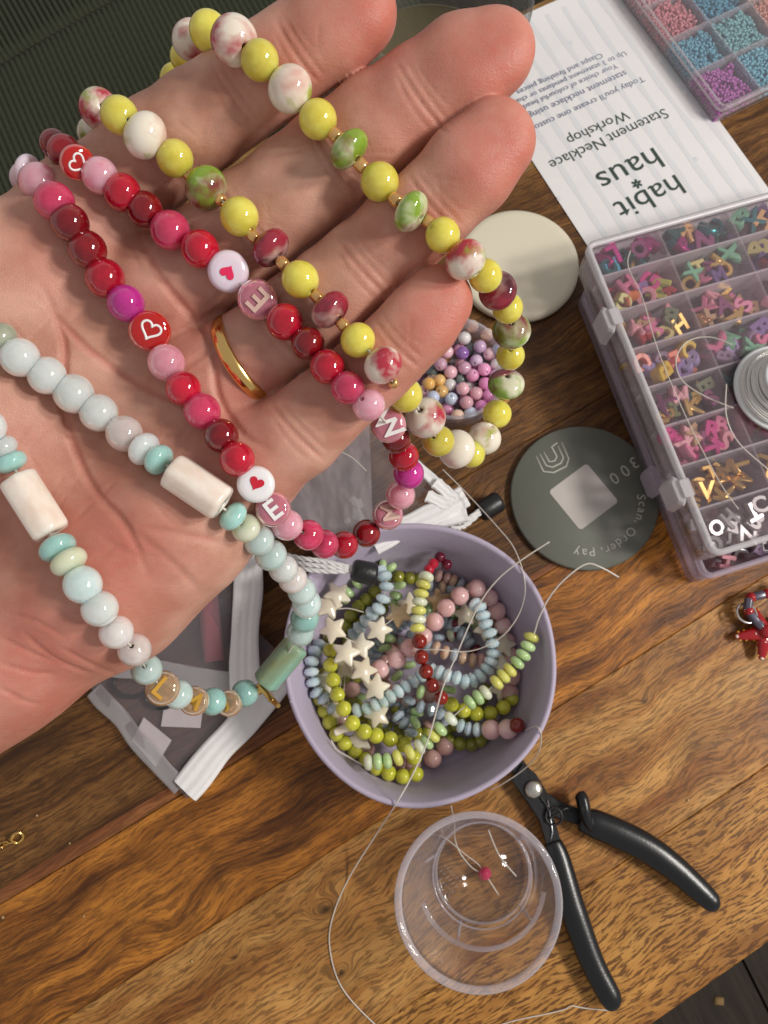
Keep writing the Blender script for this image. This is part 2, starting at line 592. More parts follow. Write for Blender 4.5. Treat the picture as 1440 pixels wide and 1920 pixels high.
MT['borepink'] = plain('pink_core', (.88, .50, .56), .3)
MT['ringgold'] = plain('polished_gold', (.85, .56, .20), .2, bump=.12, bscale=300, metal=1.0)
MT['thread'] = plain('clear_nylon', (.66, .62, .56), .3, sss=.2, sscale=.001)
MT['silver'] = plain('silver_metal', (.72, .71, .70), .2, metal=1.0)
MT['blackplastic'] = plain('black_plastic', (.012, .012, .013), .38, bump=.25, bscale=900)
MT['blackgrip'] = plain('black_rubber_grip', (.006, .0065, .008), .27, bump=.08, bscale=1400)
MT['blacksteel'] = plain('blackened_steel', (.03, .03, .032), .35, metal=.6, bump=.2, bscale=700)
MT['white_cloth'] = plain('white_cloth_tape', (.90, .89, .89), .8, bump=.4, bscale=2500, vary=.05)
MT['cord'] = plain('white_cord', (.76, .75, .75), .8, bump=.5, bscale=3000)
MT['bowl'] = plain('lavender_silicone', (.46, .40, .52), .62, bump=.18, bscale=900, vary=.06)
MT['paper'] = plain('white_paper', (.80, .78, .79), .85, bump=.08, bscale=600, vary=.03)
MT['inkgreen'] = plain('dark_green_ink', (.035, .06, .05), .7)
MT['inkblue'] = plain('blue_grey_ink', (.13, .15, .24), .7)
MT['inkpale'] = plain('pale_blue_ink', (.71, .715, .745), .85)
MT['coaster'] = plain('grey_green_coaster', (.145, .152, .125), .5, bump=.12, bscale=1500, vary=.06)
MT['coastprint'] = plain('pale_print', (.46, .45, .40), .6)
MT['coastlabel'] = plain('pale_label', (.50, .46, .43), .6, vary=.04)
MT['creamdisc'] = plain('cream_glaze', (.74, .68, .54), .45, bump=.05, bscale=200, vary=.03)
MT['clear'] = clearplastic('clear_plastic', (.996, .993, .996), .006, (.80, .76, .84), ior=1.42)
MT['rimclear'] = clearplastic('clear_plastic_rim', (.95, .93, .95), .22, (.78, .74, .80), ior=1.5)
MT['boxwall'] = clearplastic('frosted_box_wall', (.98, .96, .97), .13, (.76, .70, .74), rough=.25, ior=1.3)
MT['boxrim'] = clearplastic('frosted_box_rim', (.95, .93, .95), .38, (.78, .75, .78), rough=.25, ior=1.4)
MT['boxlid'] = clearplastic('clear_box_lid', (.985, .96, .97), .045, (.60, .50, .55), rough=.12, ior=1.25)
MT['boxlilac'] = clearplastic('lilac_box_wall', (.95, .91, .95), .18, (.74, .66, .76), rough=.25, ior=1.35)
MT['liquid'] = clearplastic('cloudy_liquid', (.72, .66, .50), .22, (.30, .26, .17), rough=.03, ior=1.33)
MT['tumbler'] = clearplastic('tumbler_glass', (.97, .97, .96), .03, (.6, .6, .6), rough=.03, ior=1.5)
MT['mesh'] = clearplastic('grey_mesh_fabric', (.90, .86, .87), .13, (.50, .47, .50), rough=.6, ior=1.05)
MT['mesh2'] = clearplastic('pale_mesh_fabric', (.8, .78, .8), .45, (.60, .58, .60), rough=.6, ior=1.05)

# skin
m, t, b = mat('skin')
setp(b, rough=.44, sss=.3, srad=(1, .32, .18), sscale=.004, spec=.4)
L = t.links.new
tc = t.nodes.new('ShaderNodeTexCoord')
n1 = t.nodes.new('ShaderNodeTexNoise'); n1.inputs['Scale'].default_value = 95; n1.inputs['Detail'].default_value = 5
L(tc.outputs['Object'], n1.inputs['Vector'])
n2 = t.nodes.new('ShaderNodeTexNoise'); n2.inputs['Scale'].default_value = 420; n2.inputs['Detail'].default_value = 4
L(tc.outputs['Object'], n2.inputs['Vector'])
cr = t.nodes.new('ShaderNodeValToRGB')
cr.color_ramp.elements[0].position = .36; cr.color_ramp.elements[0].color = (.49, .234, .164, 1)
cr.color_ramp.elements[1].position = .64; cr.color_ramp.elements[1].color = (.65, .366, .276, 1)
L(n1.outputs['Fac'], cr.inputs[0])
av = t.nodes.new('ShaderNodeAttribute'); av.attribute_name = 'flush'
mx = t.nodes.new('ShaderNodeMixRGB'); mx.inputs[2].default_value = (.58, .150, .115, 1)
mm_ = mathn(t, 'MULTIPLY', av.outputs['Fac'], mathn(t, 'ADD', .45, mathn(t, 'MULTIPLY', n2.outputs['Fac'], .7)))
L(mm_, mx.inputs[0]); L(cr.outputs[0], mx.inputs[1])
L(mx.outputs[0], b.inputs['Base Color'])
vo = t.nodes.new('ShaderNodeTexVoronoi'); vo.inputs['Scale'].default_value = 1900; vo.feature = 'DISTANCE_TO_EDGE'
L(tc.outputs['Object'], vo.inputs['Vector'])
n3 = t.nodes.new('ShaderNodeTexNoise'); n3.inputs['Scale'].default_value = 900; n3.inputs['Detail'].default_value = 6
L(tc.outputs['Object'], n3.inputs['Vector'])
bp = t.nodes.new('ShaderNodeBump'); bp.inputs['Strength'].default_value = .30; bp.inputs['Distance'].default_value = .00024
mpg = t.nodes.new('ShaderNodeMapping'); mpg.inputs['Rotation'].default_value = (0, 0, math.radians(-36)); mpg.inputs['Scale'].default_value = (350, 2600, 900)
L(tc.outputs['Object'], mpg.inputs['Vector'])
n4 = t.nodes.new('ShaderNodeTexNoise'); n4.inputs['Scale'].default_value = 1; n4.inputs['Detail'].default_value = 4; n4.inputs['Distortion'].default_value = .6
L(mpg.outputs[0], n4.inputs['Vector'])
hh = mathn(t, 'ADD', mathn(t, 'MINIMUM', mathn(t, 'MULTIPLY', vo.outputs['Distance'], 3), .5), mathn(t, 'ADD', mathn(t, 'MULTIPLY', n3.outputs['Fac'], .8), mathn(t, 'MULTIPLY', n4.outputs['Fac'], 1.5)))
L(hh, bp.inputs['Height']); L(bp.outputs[0], b.inputs['Normal'])
MT['skin'] = m

# corduroy
MT['corduroy'] = plain('dark_green_corduroy', (.042, .047, .026), .95, bump=.35, bscale=2500, vary=.2)

# ------------------------------------------------------------------ floor and table
fv, ff = boxv(-1500, 1500, -1500, 1500, -20, 0)
flo = obj('floor', mesh('floor', [(p[0], p[1], p[2] - 460) for p in fv], ff, False), plain('dark_floor', (.012, .010, .008), .7))
tag(flo, 'dark wooden floor under the table', None, None, 'structure')
fm = wood('dark_floorboard', (.040, .032, .022), (.028, .021, .015), (.016, .012, .009), fleck=.4, rough=.6)
fdir = (at(1440, 1895, -450) - at(1395, 1805, -450)); fdir.z = 0; fdir.normalize()
fn = Vector((0, 0, 1)).cross(fdir)
base_s = at(1395, 1805, -450).dot(fn)
for i in range(-6, 7):
    s0 = base_s + i * 140
    v, f = cbox(-1400, 1400, 1.2, 138.8, 0, 9, 1.2)
    o = fdir * 0 + fn * s0
    obj('floorboard', mesh('floorboard', v, f, False), fm, flo, frame((o.x, o.y, -459), fdir, fn, Vector((0, 0, 1))))
# crumb on the floor
cv = [Vector(p) for p in [(-5, -3, 0), (4, -4, 0), (6, 3, 0), (-3, 4, 0), (-3, -2, 4), (3, -2, 5), (4, 2, 4), (-2, 3, 3)]]
crumb = obj('crumb', mesh('crumb', cv, [(3, 2, 1, 0), (4, 5, 6, 7), (0, 1, 5, 4), (1, 2, 6, 5), (2, 3, 7, 6), (3, 0, 4, 7)]),
            plain('tan_crumb', (.28, .17, .07), .9), None, Matrix.Translation(at(1346, 1876, -450) * .001))
tag(crumb, 'tan crumb lying on the dark floor below the table edge', 'crumb')

table = thing('wooden_table', 'brown wooden table top of wide planks with a fleck grain', 'table', (0, 0, 0))
SEAMS = [((1230, 1920), (1440, 1770)), ((720, 1905), (1440, 1445)), ((1030, 1335), (1440, 1078)), ((0, 1700), (350, 1480)),
         ((350, 1215), (1150, 715)), ((350, 945), (1150, 470)), ((350, 680), (1150, 215)), ((925, 52), (1010, 0))]
gd = Vector((0, 0, 0))
for a, c in SEAMS[:4]:
    gd += (at(*c) - at(*a)).normalized()
gd.z = 0
gd.normalize()
gn = Vector((0, 0, 1)).cross(gd)          # points up-left in the picture
offs = sorted(((at(*a) + at(*c)) / 2).dot(gn) for a, c in SEAMS)


def loc_of(px, py):
    p = at(px, py)
    return p.dot(gd), p.dot(gn)


def kn(px, py, r, s):
    a, c = loc_of(px, py)
    return (a, c, r, s)


W_A = wood('flecked_plank', (.58, .30, .078), (.46, .215, .049), (.31, .125, .024), fleck=.85, streak=.8, fleckcol=(.085, .028, .007), vein=.25)
W_B = wood('knotty_plank', (.55, .295, .092), (.41, .187, .047), (.21, .072, .015), fleck=.55, streak=.7, warpamp=26, vein=.35,
           knots=[kn(612, 1705, 4.5, 2.2), kn(640, 1825, 3.2, 2.2), kn(1208, 1315, 2.6, .9), kn(1128, 1410, 2.2, .7), kn(700, 1620, 16, -.5),
                  kn(440, 1795, 2.2, 1.2), kn(1300, 1400, 12, -.55)])
W_C = wood('orange_plank', (.58, .23, .035), (.36, .13, .02), (.10, .03, .006), fleck=.5, streak=1.0, warpamp=20, vein=.5,
           knots=[kn(350, 1740, 10, .55), kn(120, 1632, 1.2, 1.5), kn(560, 1560, 14, .3)])
W_D = wood('dark_plank', (.26, .12, .033), (.16, .068, .018), (.06, .023, .007), fleck=.6, streak=1.4)
W_E = wood('golden_plank', (.42, .24, .08), (.32, .17, .055), (.20, .095, .03), fleck=.4, streak=.9)
WMATS = [W_A, W_B, W_C, W_D, W_D, W_D, W_E]
for i in range(len(offs) - 1):
    a, c = offs[i] + .06, offs[i + 1] - .06
    v, f = prism([(a, -26), (c, -26), (c, -.35), (c - .35, 0), (a + .35, 0), (a, -.35)] if i else [(a + 2, -26), (c, -26), (c, -.35), (c - .35, 0), (a + 1.6, 0), (a + .5, -.5), (a, -2)], -520, 520)
    # prism extruded along its z -> turn into grain direction
    v = [(p[2], p[0], p[1]) for p in v]
    obj('plank', mesh('plank', v, f, False), WMATS[i], table, frame((0, 0, 0), gd, gn, Vector((0, 0, 1))))
# reddish heartwood strip beside one seam
a0, c0 = loc_of(-20, 1700)
sv, sf = grid(60, 3, lambda u, q: (-500 + 1000 * u, offs[3] + .2 + q * (4.5 + 2.0 * math.sin(u * 17) + 1.2 * math.sin(u * 41)), .12))
obj('heartwood_strip', mesh('heartwood_strip', sv, sf, False), wood('red_heartwood', (.33, .13, .045), (.24, .085, .028), (.15, .045, .014), fleck=.3, streak=1.2),
    table, frame((0, 0, 0), gd, gn, Vector((0, 0, 1))))

# ------------------------------------------------------------------ corduroy beyond the table edge
ZC = -62.0
pA, pB = at(0, 125, ZC), at(233, 0, ZC)
sd = (pB - pA).normalized()                        # along the seam
sn = Vector((0, 0, 1)).cross(sd)                   # up-left of the seam
cloth = thing('corduroy_cloth', 'dark green ribbed corduroy fabric with a straight seam behind the fingers', 'fabric', pA)


def cord_panel(q0, q1, ribpx, name, lift):
    rd = (at(*ribpx[1], ZC) - at(*ribpx[0], ZC)); rd.z = 0; rd.normalize()
    rn = Vector((0, 0, 1)).cross(rd)
    v, f = [], []
    NU, NV = 1000, 46

    def fn_(u, q):
        a = -170 + 400 * u
        c = q0 + (q1 - q0) * q
        p = pA + sd * a + sn * c
        # ribs follow rd: phase from the coordinate across the ribs
        ph = p.dot(rn) / 3.45 * math.pi
        hgt = abs(math.cos(ph)) ** .8 * 2.6
        edge = min(1.0, min(abs(c - q0), abs(c - q1)) / 5.0)
        z = ZC + hgt * (.35 + .65 * edge) + 2.6 * edge ** .5 + lift * 1.0
        z += 2.2 * math.sin(a * .02 + c * .015) - .012 * max(0, c) * 2
        return (p.x, p.y, z)
    v, f = grid(NU, NV, fn_)
    return obj(name, mesh(name, v, f), MT['corduroy'], cloth)


cord_panel(.5, 130, [(60, 0), (100, 70)], 'back_panel', 0)
cord_panel(-.5, -230, [(100, 200), (145, 300)], 'front_panel', 0)

# ------------------------------------------------------------------ hand
FIX = {}


def node(px, py, s, hw):
    r = hw * s / (F - hw)
    c = s + r
    return np.array([(px - 720) / F * c, (py - 960) / F * c, c, r])


def chain(*pts):
    ns = [node(*p) for p in pts]
    return [(ns[i], ns[i + 1]) for i in range(len(ns) - 1)]


palm = (chain((165, 405, 157, 104), (20, 800, 157, 130), (-150, 1150, 160, 135), (-380, 1450, 164, 130))
        + chain((300, 560, 160, 106), (80, 900, 163, 130), (-130, 1200, 164, 130), (-350, 1500, 166, 130))
        + chain((390, 725, 160, 100), (140, 1000, 163, 120), (-100, 1270, 163, 120))
        + chain((448, 880, 158, 108), (330, 985, 156.5, 128), (200, 1085, 156, 150), (0, 1235, 158.5, 130), (-250, 1440, 163, 122))
        + chain((-20, 590, 152.5, 130), (-60, 800, 151, 185), (-140, 1040, 157, 165))
        + chain((110, 452, 157, 82), (-60, 520, 154, 100), (-210, 420, 152, 108), (-340, 250, 152, 96), (-420, 110, 153, 84)))
FLAT = .80          # fingers are a little flatter than wide


def fnode(px, py, s, hw):
    r = hw * s / (F - hw * FLAT)
    c = s + r * FLAT
    return np.array([(px - 720) / F * c, (py - 960) / F * c, c, r])


def fchain(*pts):
    ns = [fnode(*p) for p in pts]
    return [(ns[i], ns[i + 1]) for i in range(len(ns) - 1)]


fingers = [
    fchain((165, 405, 158, 104), (290, 287, 157, 91), (380, 223, 154, 85), (440, 181, 152.5, 82), (505, 136, 150, 82), (560, 97, 148.5, 79), (625, 54, 146, 82), (668, 25, 145, 76)),
    fchain((325, 540, 159.5, 104), (470, 428, 157, 99), (560, 359, 154, 96), (630, 302, 152.5, 94), (715, 238, 149.5, 93), (790, 184, 147.5, 88), (870, 130, 144.5, 88), (924, 100, 143.5, 77)),
    fchain((385, 742, 160, 96), (465, 676, 159, 86), (560, 601, 156.5, 84), (620, 552, 154, 82), (680, 500, 152.5, 79), (750, 440, 149.5, 80), (815, 384, 147.5, 77), (880, 318, 144.5, 82), (926, 268, 143.5, 77)),
    fchain((448, 880, 158, 104), (560, 811, 156.5, 80), (610, 767, 155, 73), (660, 724, 153.5, 69), (705, 687, 152, 69), (745, 648, 151, 66), (788, 604, 149.5, 68), (820, 566, 149, 66)),
]


def sd_fing(P, seg):
    """tapered capsule with a soft-square cross-section: flat pads, rounded sides"""
    A, B = seg
    x, y, z = P
    ax_, ay_, az_, ar = (float(q) for q in A)
    dx, dy, dz, dr0 = (float(q) for q in B - A)
    x = x - ax_; y = y - ay_; z = z - az_
    tt = x * dx; tt += y * dy; tt += z * dz
    tt *= 1.0 / (dx * dx + dy * dy + dz * dz)
    np.clip(tt, 0, 1, out=tt)
    x -= tt * dx; y -= tt * dy; z -= tt * dz
    x *= x; y *= y
    x += y
    z = np.abs(z) * (1 / FLAT)
    x **= 1.25
    z **= 2.5
    x += z
    x **= .4
    x -= tt * dr0
    x -= ar
    return x


def sd_seg(P, seg):
    A, B = seg
    x, y, z = P
    ax_, ay_, az_, ar = (float(q) for q in A)
    dx, dy, dz, dr0 = (float(q) for q in B - A)
    x = x - ax_; y = y - ay_; z = z - az_
    tt = x * dx; tt += y * dy; tt += z * dz
    tt *= 1.0 / (dx * dx + dy * dy + dz * dz)
    np.clip(tt, 0, 1, out=tt)
    x -= tt * dx; y -= tt * dy; z -= tt * dz
    x *= x; y *= y; z *= z
    x += y; x += z
    np.sqrt(x, out=x)
    tt *= dr0
    x -= tt
    x -= ar
    return x


def smin(a, c, k):
    h = np.clip(.5 + .5 * (c - a) / k, 0, 1)
    return c + (a - c) * h - k * h * (1 - h)


def hand_sdf(P):
    P = [np.ascontiguousarray(P[:, i], dtype=np.float32) for i in range(3)]
    pd = None
    for s in palm:
        d = sd_seg(P, s)
        pd = d if pd is None else smin(pd, d, 9.0)
    out = pd
    res = None
    for fg in fingers:
        fd = None
        for s in fg:
            d = sd_fing(P, s)
            fd = d if fd is None else smin(fd, d, 2.6)
        g = smin(fd, pd, 4.5)
        res = g if res is None else smin(res, g, .8)
    return res


def surface_nets():
    lo = np.array([-172., -122., 136.]); hi = np.array([36., 108., 204.])
    h = .48
    n = np.ceil((hi - lo) / h / 4).astype(int) * 4 + 1
    cn = (n - 1) // 4 + 1
    cg = np.stack(np.meshgrid(*[lo[i] + np.arange(cn[i]) * h * 4 for i in range(3)], indexing='ij'), -1).reshape(-1, 3)
    cval = hand_sdf(cg).reshape(cn)
    # upsample coarse (nearest of the 8 cell corners), refine near the surface
    fine = np.repeat(np.repeat(np.repeat(cval, 4, 0), 4, 1), 4, 2)[:n[0], :n[1], :n[2]].copy()
    near = np.abs(cval) < 4.6
    nf = np.repeat(np.repeat(np.repeat(near, 4, 0), 4, 1), 4, 2)[:n[0], :n[1], :n[2]]
    idx = np.argwhere(nf)
    vals = np.empty(len(idx))
    for k in range(0, len(idx), 60000):
        vals[k:k + 60000] = hand_sdf(lo + idx[k:k + 60000] * h)
    fine[nf] = vals
    S = fine < 0
    nx, ny, nz_ = n
    c8 = [(i, j, k) for i in (0, 1) for j in (0, 1) for k in (0, 1)]
    cnt = sum(S[i:nx - 1 + i, j:ny - 1 + j, k:nz_ - 1 + k].astype(np.int8) for i, j, k in c8)
    act = (cnt > 0) & (cnt < 8)
    ids = -np.ones(act.shape, int)
    ci = np.argwhere(act)
    ids[act] = np.arange(len(ci))
    acc = np.zeros((len(ci), 3)); num = np.zeros(len(ci))
    corner = {c: fine[ci[:, 0] + c[0], ci[:, 1] + c[1], ci[:, 2] + c[2]] for c in c8}
    for c in c8:
        for ax in range(3):
            if c[ax] == 0:
                e = list(c); e[ax] = 1; e = tuple(e)
                va, vb = corner[c], corner[e]
                mk = (va < 0) != (vb < 0)
                tt = va[mk] / (va[mk] - vb[mk])
                p = np.tile(np.array(c, float), (mk.sum(), 1)); p[:, ax] += tt
                acc[mk] += p; num[mk] += 1
    V = lo + (ci + acc / num[:, None]) * h
    faces = []
    for ax in range(3):
        o1, o2 = [(1, 2), (2, 0), (0, 1)][ax]
        sl0 = [slice(None)] * 3; sl1 = [slice(None)] * 3
        sl0[ax] = slice(0, -1); sl1[ax] = slice(1, None)
        a, c = S[tuple(sl0)], S[tuple(sl1)]
        ee = np.argwhere(a != c)
        ok = (ee[:, o1] > 0) & (ee[:, o2] > 0) & (ee[:, o1] < n[o1] - 1) & (ee[:, o2] < n[o2] - 1)
        ee = ee[ok]
        ins = a[tuple(ee.T)]

        def gid(d1, d2):
            q = ee.copy(); q[:, o1] -= d1; q[:, o2] -= d2
            return ids[tuple(q.T)]
        q = np.stack([gid(1, 1), gid(0, 1), gid(0, 0), gid(1, 0)], 1)
        q[~ins] = q[~ins][:, ::-1]
        faces.append(q)
    return V, np.concatenate(faces)


HV, HF = surface_nets()
# vertex normals (camera space)
fnm = np.cross(HV[HF[:, 2]] - HV[HF[:, 0]], HV[HF[:, 3]] - HV[HF[:, 1]])
vn = np.zeros_like(HV)
for k in range(4):
    np.add.at(vn, HF[:, k], fnm)
vn /= np.linalg.norm(vn, axis=1)[:, None] + 1e-12
hpx = HV[:, 0] / HV[:, 2] * F + 720
hpy = HV[:, 1] / HV[:, 2] * F + 960
front = np.clip(-vn[:, 2] * 2.0, 0, 1)


def polyd(pts, reach):
    """pixel distance from the front vertices near a polyline, with a taper along it"""
    xs = [p[0] for p in pts]; ys = [p[1] for p in pts]
    sel = np.nonzero((hpx > min(xs) - reach) & (hpx < max(xs) + reach) & (hpy > min(ys) - reach) & (hpy < max(ys) + reach) & (front > 0))[0]
    X_, Y_ = hpx[sel], hpy[sel]
    best = np.full(len(sel), 1e9); tap = np.zeros(len(sel))
    L_ = [0]
    for i in range(len(pts) - 1):
        L_.append(L_[-1] + math.dist(pts[i], pts[i + 1]))
    for i in range(len(pts) - 1):
        a = np.array(pts[i], float); c = np.array(pts[i + 1], float)
        d = c - a
        tt = np.clip(((X_ - a[0]) * d[0] + (Y_ - a[1]) * d[1]) / (d @ d), 0, 1)
        dist = np.hypot(X_ - a[0] - tt * d[0], Y_ - a[1] - tt * d[1])
        s = (L_[i] + tt * (L_[i + 1] - L_[i])) / L_[-1]
        mk = dist < best
        best[mk] = dist[mk]
        tap[mk] = np.minimum(1, np.minimum(s, 1 - s)[mk] * 5)
    return sel, best, tap


def sp2(pts, m=6):
    return [(p.x, p.y) for p in spline([(a, c, 0) for a, c in pts], m)]


# creases: points, depth mm, width px
CRE = [
    ([(70, 520), (120, 640), (118, 760), (165, 900), (238, 990), (285, 1095)], .9, 9),
    ([(60, 545), (160, 650), (260, 720), (360, 765), (430, 800)], .7, 7),
    ([(250, 420), (300, 520), (375, 610), (400, 660), (408, 740), (455, 815), (520, 850)], .9, 8),
    ([(110, 700), (170, 780), (260, 860), (330, 920)], .35, 8),
    ([(300, 640), (380, 600), (440, 560)], .5, 8), ([(215, 640), (330, 590)], .4, 7),
    ([(330, 700), (400, 655), (470, 640)], .4, 7), ([(320, 760), (400, 740)], .35, 7),
    ([(250, 985), (330, 1000), (430, 1020)], .45, 8), ([(238, 990), (330, 1060), (380, 1120)], .35, 9),
    ([(180, 1000), (250, 1040), (340, 1040)], .25, 7), ([(60, 900), (160, 930), (260, 935)], .25, 7),
    # wrist-side lines
    ([(-10, 1190), (60, 1225), (120, 1250)], .4, 5), ([(40, 1180), (100, 1235), (180, 1268)], .4, 5), ([(105, 1210), (180, 1250), (240, 1275)], .35, 5),
    ([(-10, 1240), (60, 1262), (110, 1265)], .4, 5), ([(-10, 1285), (50, 1316), (80, 1320)], .4, 5), ([(10, 1150), (70, 1165), (130, 1200)], .3, 5),
    ([(20, 1310), (70, 1320)], .3, 5), ([(60, 1110), (120, 1150), (200, 1190)], .25, 6),
]


def cross(px, py, ang, half, dep, wid, bow=6):
    """crease across a finger whose axis points at angle ang (degrees, image)"""
    a = math.radians(ang)
    ax_, ay = math.cos(a), math.sin(a)
    nx_, ny_ = -ay, ax_
    pts = []
    for k in range(-3, 4):
        u = k / 3
        pts.append((px + nx_ * half * u - ax_ * bow * (1 - u * u), py + ny_ * half * u - ay * bow * (1 - u * u)))
    CRE.append((pts, dep, wid))


A1, A2, A3, A4 = -34.5, -35.5, -41, -44
for (px, py, an, hf) in [(300, 280, A1, 88), (440, 182, A1, 84), (560, 98, A1, 80), (470, 428, A2, 98), (630, 300, A2, 97), (792, 184, A2, 90),
                         (530, 625, A3, 86), (680, 500, A3, 82), (815, 384, A3, 80), (560, 811, A4, 78), (660, 722, A4, 70), (748, 647, A4, 64)]:
    a = math.radians(an)
    cross(px, py, an, hf, .42, 4.5)
    cross(px + math.cos(a) * 15, py + math.sin(a) * 15, an, hf * .9, .26, 4.2, 3)
    cross(px - math.cos(a) * 16, py - math.sin(a) * 16, an + 4, hf * .8, .2, 4.2, 9)
    cross(px + math.cos(a) * 30, py + math.sin(a) * 30, an - 5, hf * .6, .12, 4, 3)
rng = random.Random(4)
for i in range(46):      # fine lines of the palm
    px_, py_ = rng.uniform(20, 460), rng.uniform(470, 1180)
    if px_ * .66 + py_ * .75 > 1040: continue
    an_ = rng.choice([35, 50, -35, 75, 110]) + rng.uniform(-15, 15)
    cross(px_, py_, an_, rng.uniform(30, 80), rng.uniform(.1, .2), 3.8, rng.uniform(-6, 8))
for i in range(60):       # faint cross lines on the finger pads
    fg = rng.choice([(300, 302, 668, 32, A1), (480, 420, 922, 100, A2), (560, 580, 925, 266, A3), (560, 812, 818, 566, A4)])
    u = rng.uniform(.05, .8)
    an = fg[4] + rng.uniform(-60, 60)
    cross(fg[0] + (fg[2] - fg[0]) * u + rng.uniform(-30, 30), fg[1] + (fg[3] - fg[1]) * u + rng.uniform(-30, 30), an, rng.uniform(18, 40), rng.uniform(.09, .16), 3.6, 2)
disp = np.zeros(len(HV))
flush = np.zeros(len(HV))
for pts, dep, wid in CRE:
    sel, d, tp = polyd(sp2(pts, 4) if len(pts) > 2 else pts, wid * 6)
    g = np.exp(-(d / wid) ** 2) * tp * front[sel]
    gw = np.exp(-(d / (wid * 3.2)) ** 2) * tp * front[sel]
    disp[sel] = np.maximum(disp[sel], g * dep) - gw * .12 * dep
    flush[sel] = np.maximum(flush[sel], g * .55 * min(1, dep * 1.6))
# fingertips and pads are redder
for (px, py, rr, am) in [(700, 25, 150, .85), (940, 110, 150, .85), (950, 275, 150, .85), (845, 575, 125, .85), (560, 130, 120, .5), (760, 220, 120, .5), (780, 420, 120, .5), (690, 700, 110, .5), (470, 720, 70, .7),
                         (210, 1040, 140, .8), (60, 1250, 200, .75), (120, 470, 100, .5), (340, 620, 110, .45), (420, 840, 110, .5), (20, 900, 160, .35)]:
    flush = np.maximum(flush, np.exp(-(((hpx - px) ** 2 + (hpy - py) ** 2) / rr ** 2)) * am)
# low frequency fleshy unevenness
lf = np.array([noise.noise(Vector((p[0] * .09, p[1] * .09, p[2] * .09))) for p in HV])
HVd = HV - vn * (disp - .35 * lf * front)[:, None]
wx = HVd[:, 0]
wy = CAM.y + AU.y * -HVd[:, 1] + AF.y * HVd[:, 2]
wz = CAM.z + AU.z * -HVd[:, 1] + AF.z * HVd[:, 2]
HW = np.stack([wx, wy, wz], 1)
hc = Vector((float(wx.min()), float(wy.mean()), float(wz.min())))
me = bpy.data.meshes.new('hand')
loc = (HW - np.array(hc)) * .001
me.vertices.add(len(loc)); me.vertices.foreach_set('co', loc.ravel())
me.loops.add(HF.size); me.loops.foreach_set('vertex_index', HF.ravel())
me.polygons.add(len(HF)); me.polygons.foreach_set('loop_start', np.arange(0, HF.size, 4)); me.polygons.foreach_set('loop_total', np.full(len(HF), 4))
me.polygons.foreach_set('use_smooth', np.ones(len(HF), bool))
me.update(calc_edges=True)
at_ = me.attributes.new('flush', 'FLOAT', 'POINT')
at_.data.foreach_set('value', np.clip(flush, 0, 1).astype(np.float32))
hand = obj('hand', me, MT['skin'], None, Matrix.Translation(hc * .001))
tag(hand, 'open palm-up hand with a gold ring, three bead necklaces draped across the fingers', 'hand')
HB = BVHTree.FromPolygons([Vector(p) for p in HW], [tuple(q) for q in HF.tolist()])


def hand_depth(px, py):
    r = ray(px, py)
    hit = HB.ray_cast(CAM, r.normalized())
    if hit[0] is None: return None
    return (hit[0] - CAM).dot(AF)


# gold ring on the ring finger
def camv(n_):
    return CAM + AX * n_[0] - AU * n_[1] + AF * n_[2]


ra, rb = fnode(466, 676, 159, 86), fnode(560, 601, 156.5, 87)
rc = camv(ra); rax = (camv(rb) - rc).normalized()
# tilt the band a little so that it leans the way the photo shows
rax = (rax + AX * .05 - AU * .1 - AF * .10).normalized()
R_ = ra[3] + .3
prof = []
for k in range(12):
    a = 2 * math.pi * k / 12
    prof.append((R_ + .95 * math.cos(a), 1.7 * math.sin(a)))
prof.append(prof[0])
v, f = lathe(prof, 72)
ring = obj('ring', mesh('ring', v, f), MT['ringgold'], None, axis_frame(rc + rax * 0.0, rax))
tag(ring, 'plain polished gold band worn on the ring finger', 'ring')


# ------------------------------------------------------------------ bead meshes (unit radius, axis along Z)
def bead_mesh(name, seg, rings, hole=.16, flat=1.0, facet=False, sq=2.0):
    prof = []
    a0 = math.asin(hole)
    prof.append((hole * .85, math.cos(a0) * flat * .72))
    for k in range(rings + 1):
        a = a0 + (math.pi - 2 * a0) * k / rings
        r, z = math.sin(a), math.cos(a)
        if sq != 2.0:
            q = (abs(r) ** sq + abs(z) ** sq) ** (1 / sq)
            r, z = r / q, z / q
        prof.append((r, z * flat))
    prof.append((hole * .85, -math.cos(a0) * flat * .72))
    v, f = lathe(prof, seg)
    return mesh(name, v, f, not facet)


BM = {
    'round': bead_mesh('round_bead', 32, 18),
    'rond': bead_mesh('rondelle_bead', 32, 16, flat=.62, sq=2.3),
    'sround': bead_mesh('small_round_bead', 18, 10),
    'srond': bead_mesh('small_rondelle_bead', 18, 9, flat=.58, sq=2.4),
    'facet': bead_mesh('faceted_rondelle_bead', 9, 4, flat=.62, facet=True),
    'seed': bead_mesh('seed_bead', 14, 8, hole=.42, flat=1.0, sq=4.0),
}
# polished tube with softly faceted sides
v, f = lathe([(.16, .9), (.16, .985), (.55, .995), (.86, .97), (.98, .9), (1, .8), (1, -.8), (.98, -.9), (.86, -.97), (.55, -.995), (.16, -.985), (.16, -.9)], 24,
             lambda a, r, z: 1 + .05 * math.cos(6 * a) * (r > .5))
BM['tube'] = mesh('tube_bead', v, f)
# coin bead for hearts (axis Z faces the viewer)
v, f = lathe([(0.001, .42), (.5, .42), (.78, .40), (.93, .28), (1, .08), (1, -.08), (.93, -.28), (.78, -.40), (.5, -.42), (.001, -.42)], 36)
BM['coin'] = mesh('coin_bead', v, f)


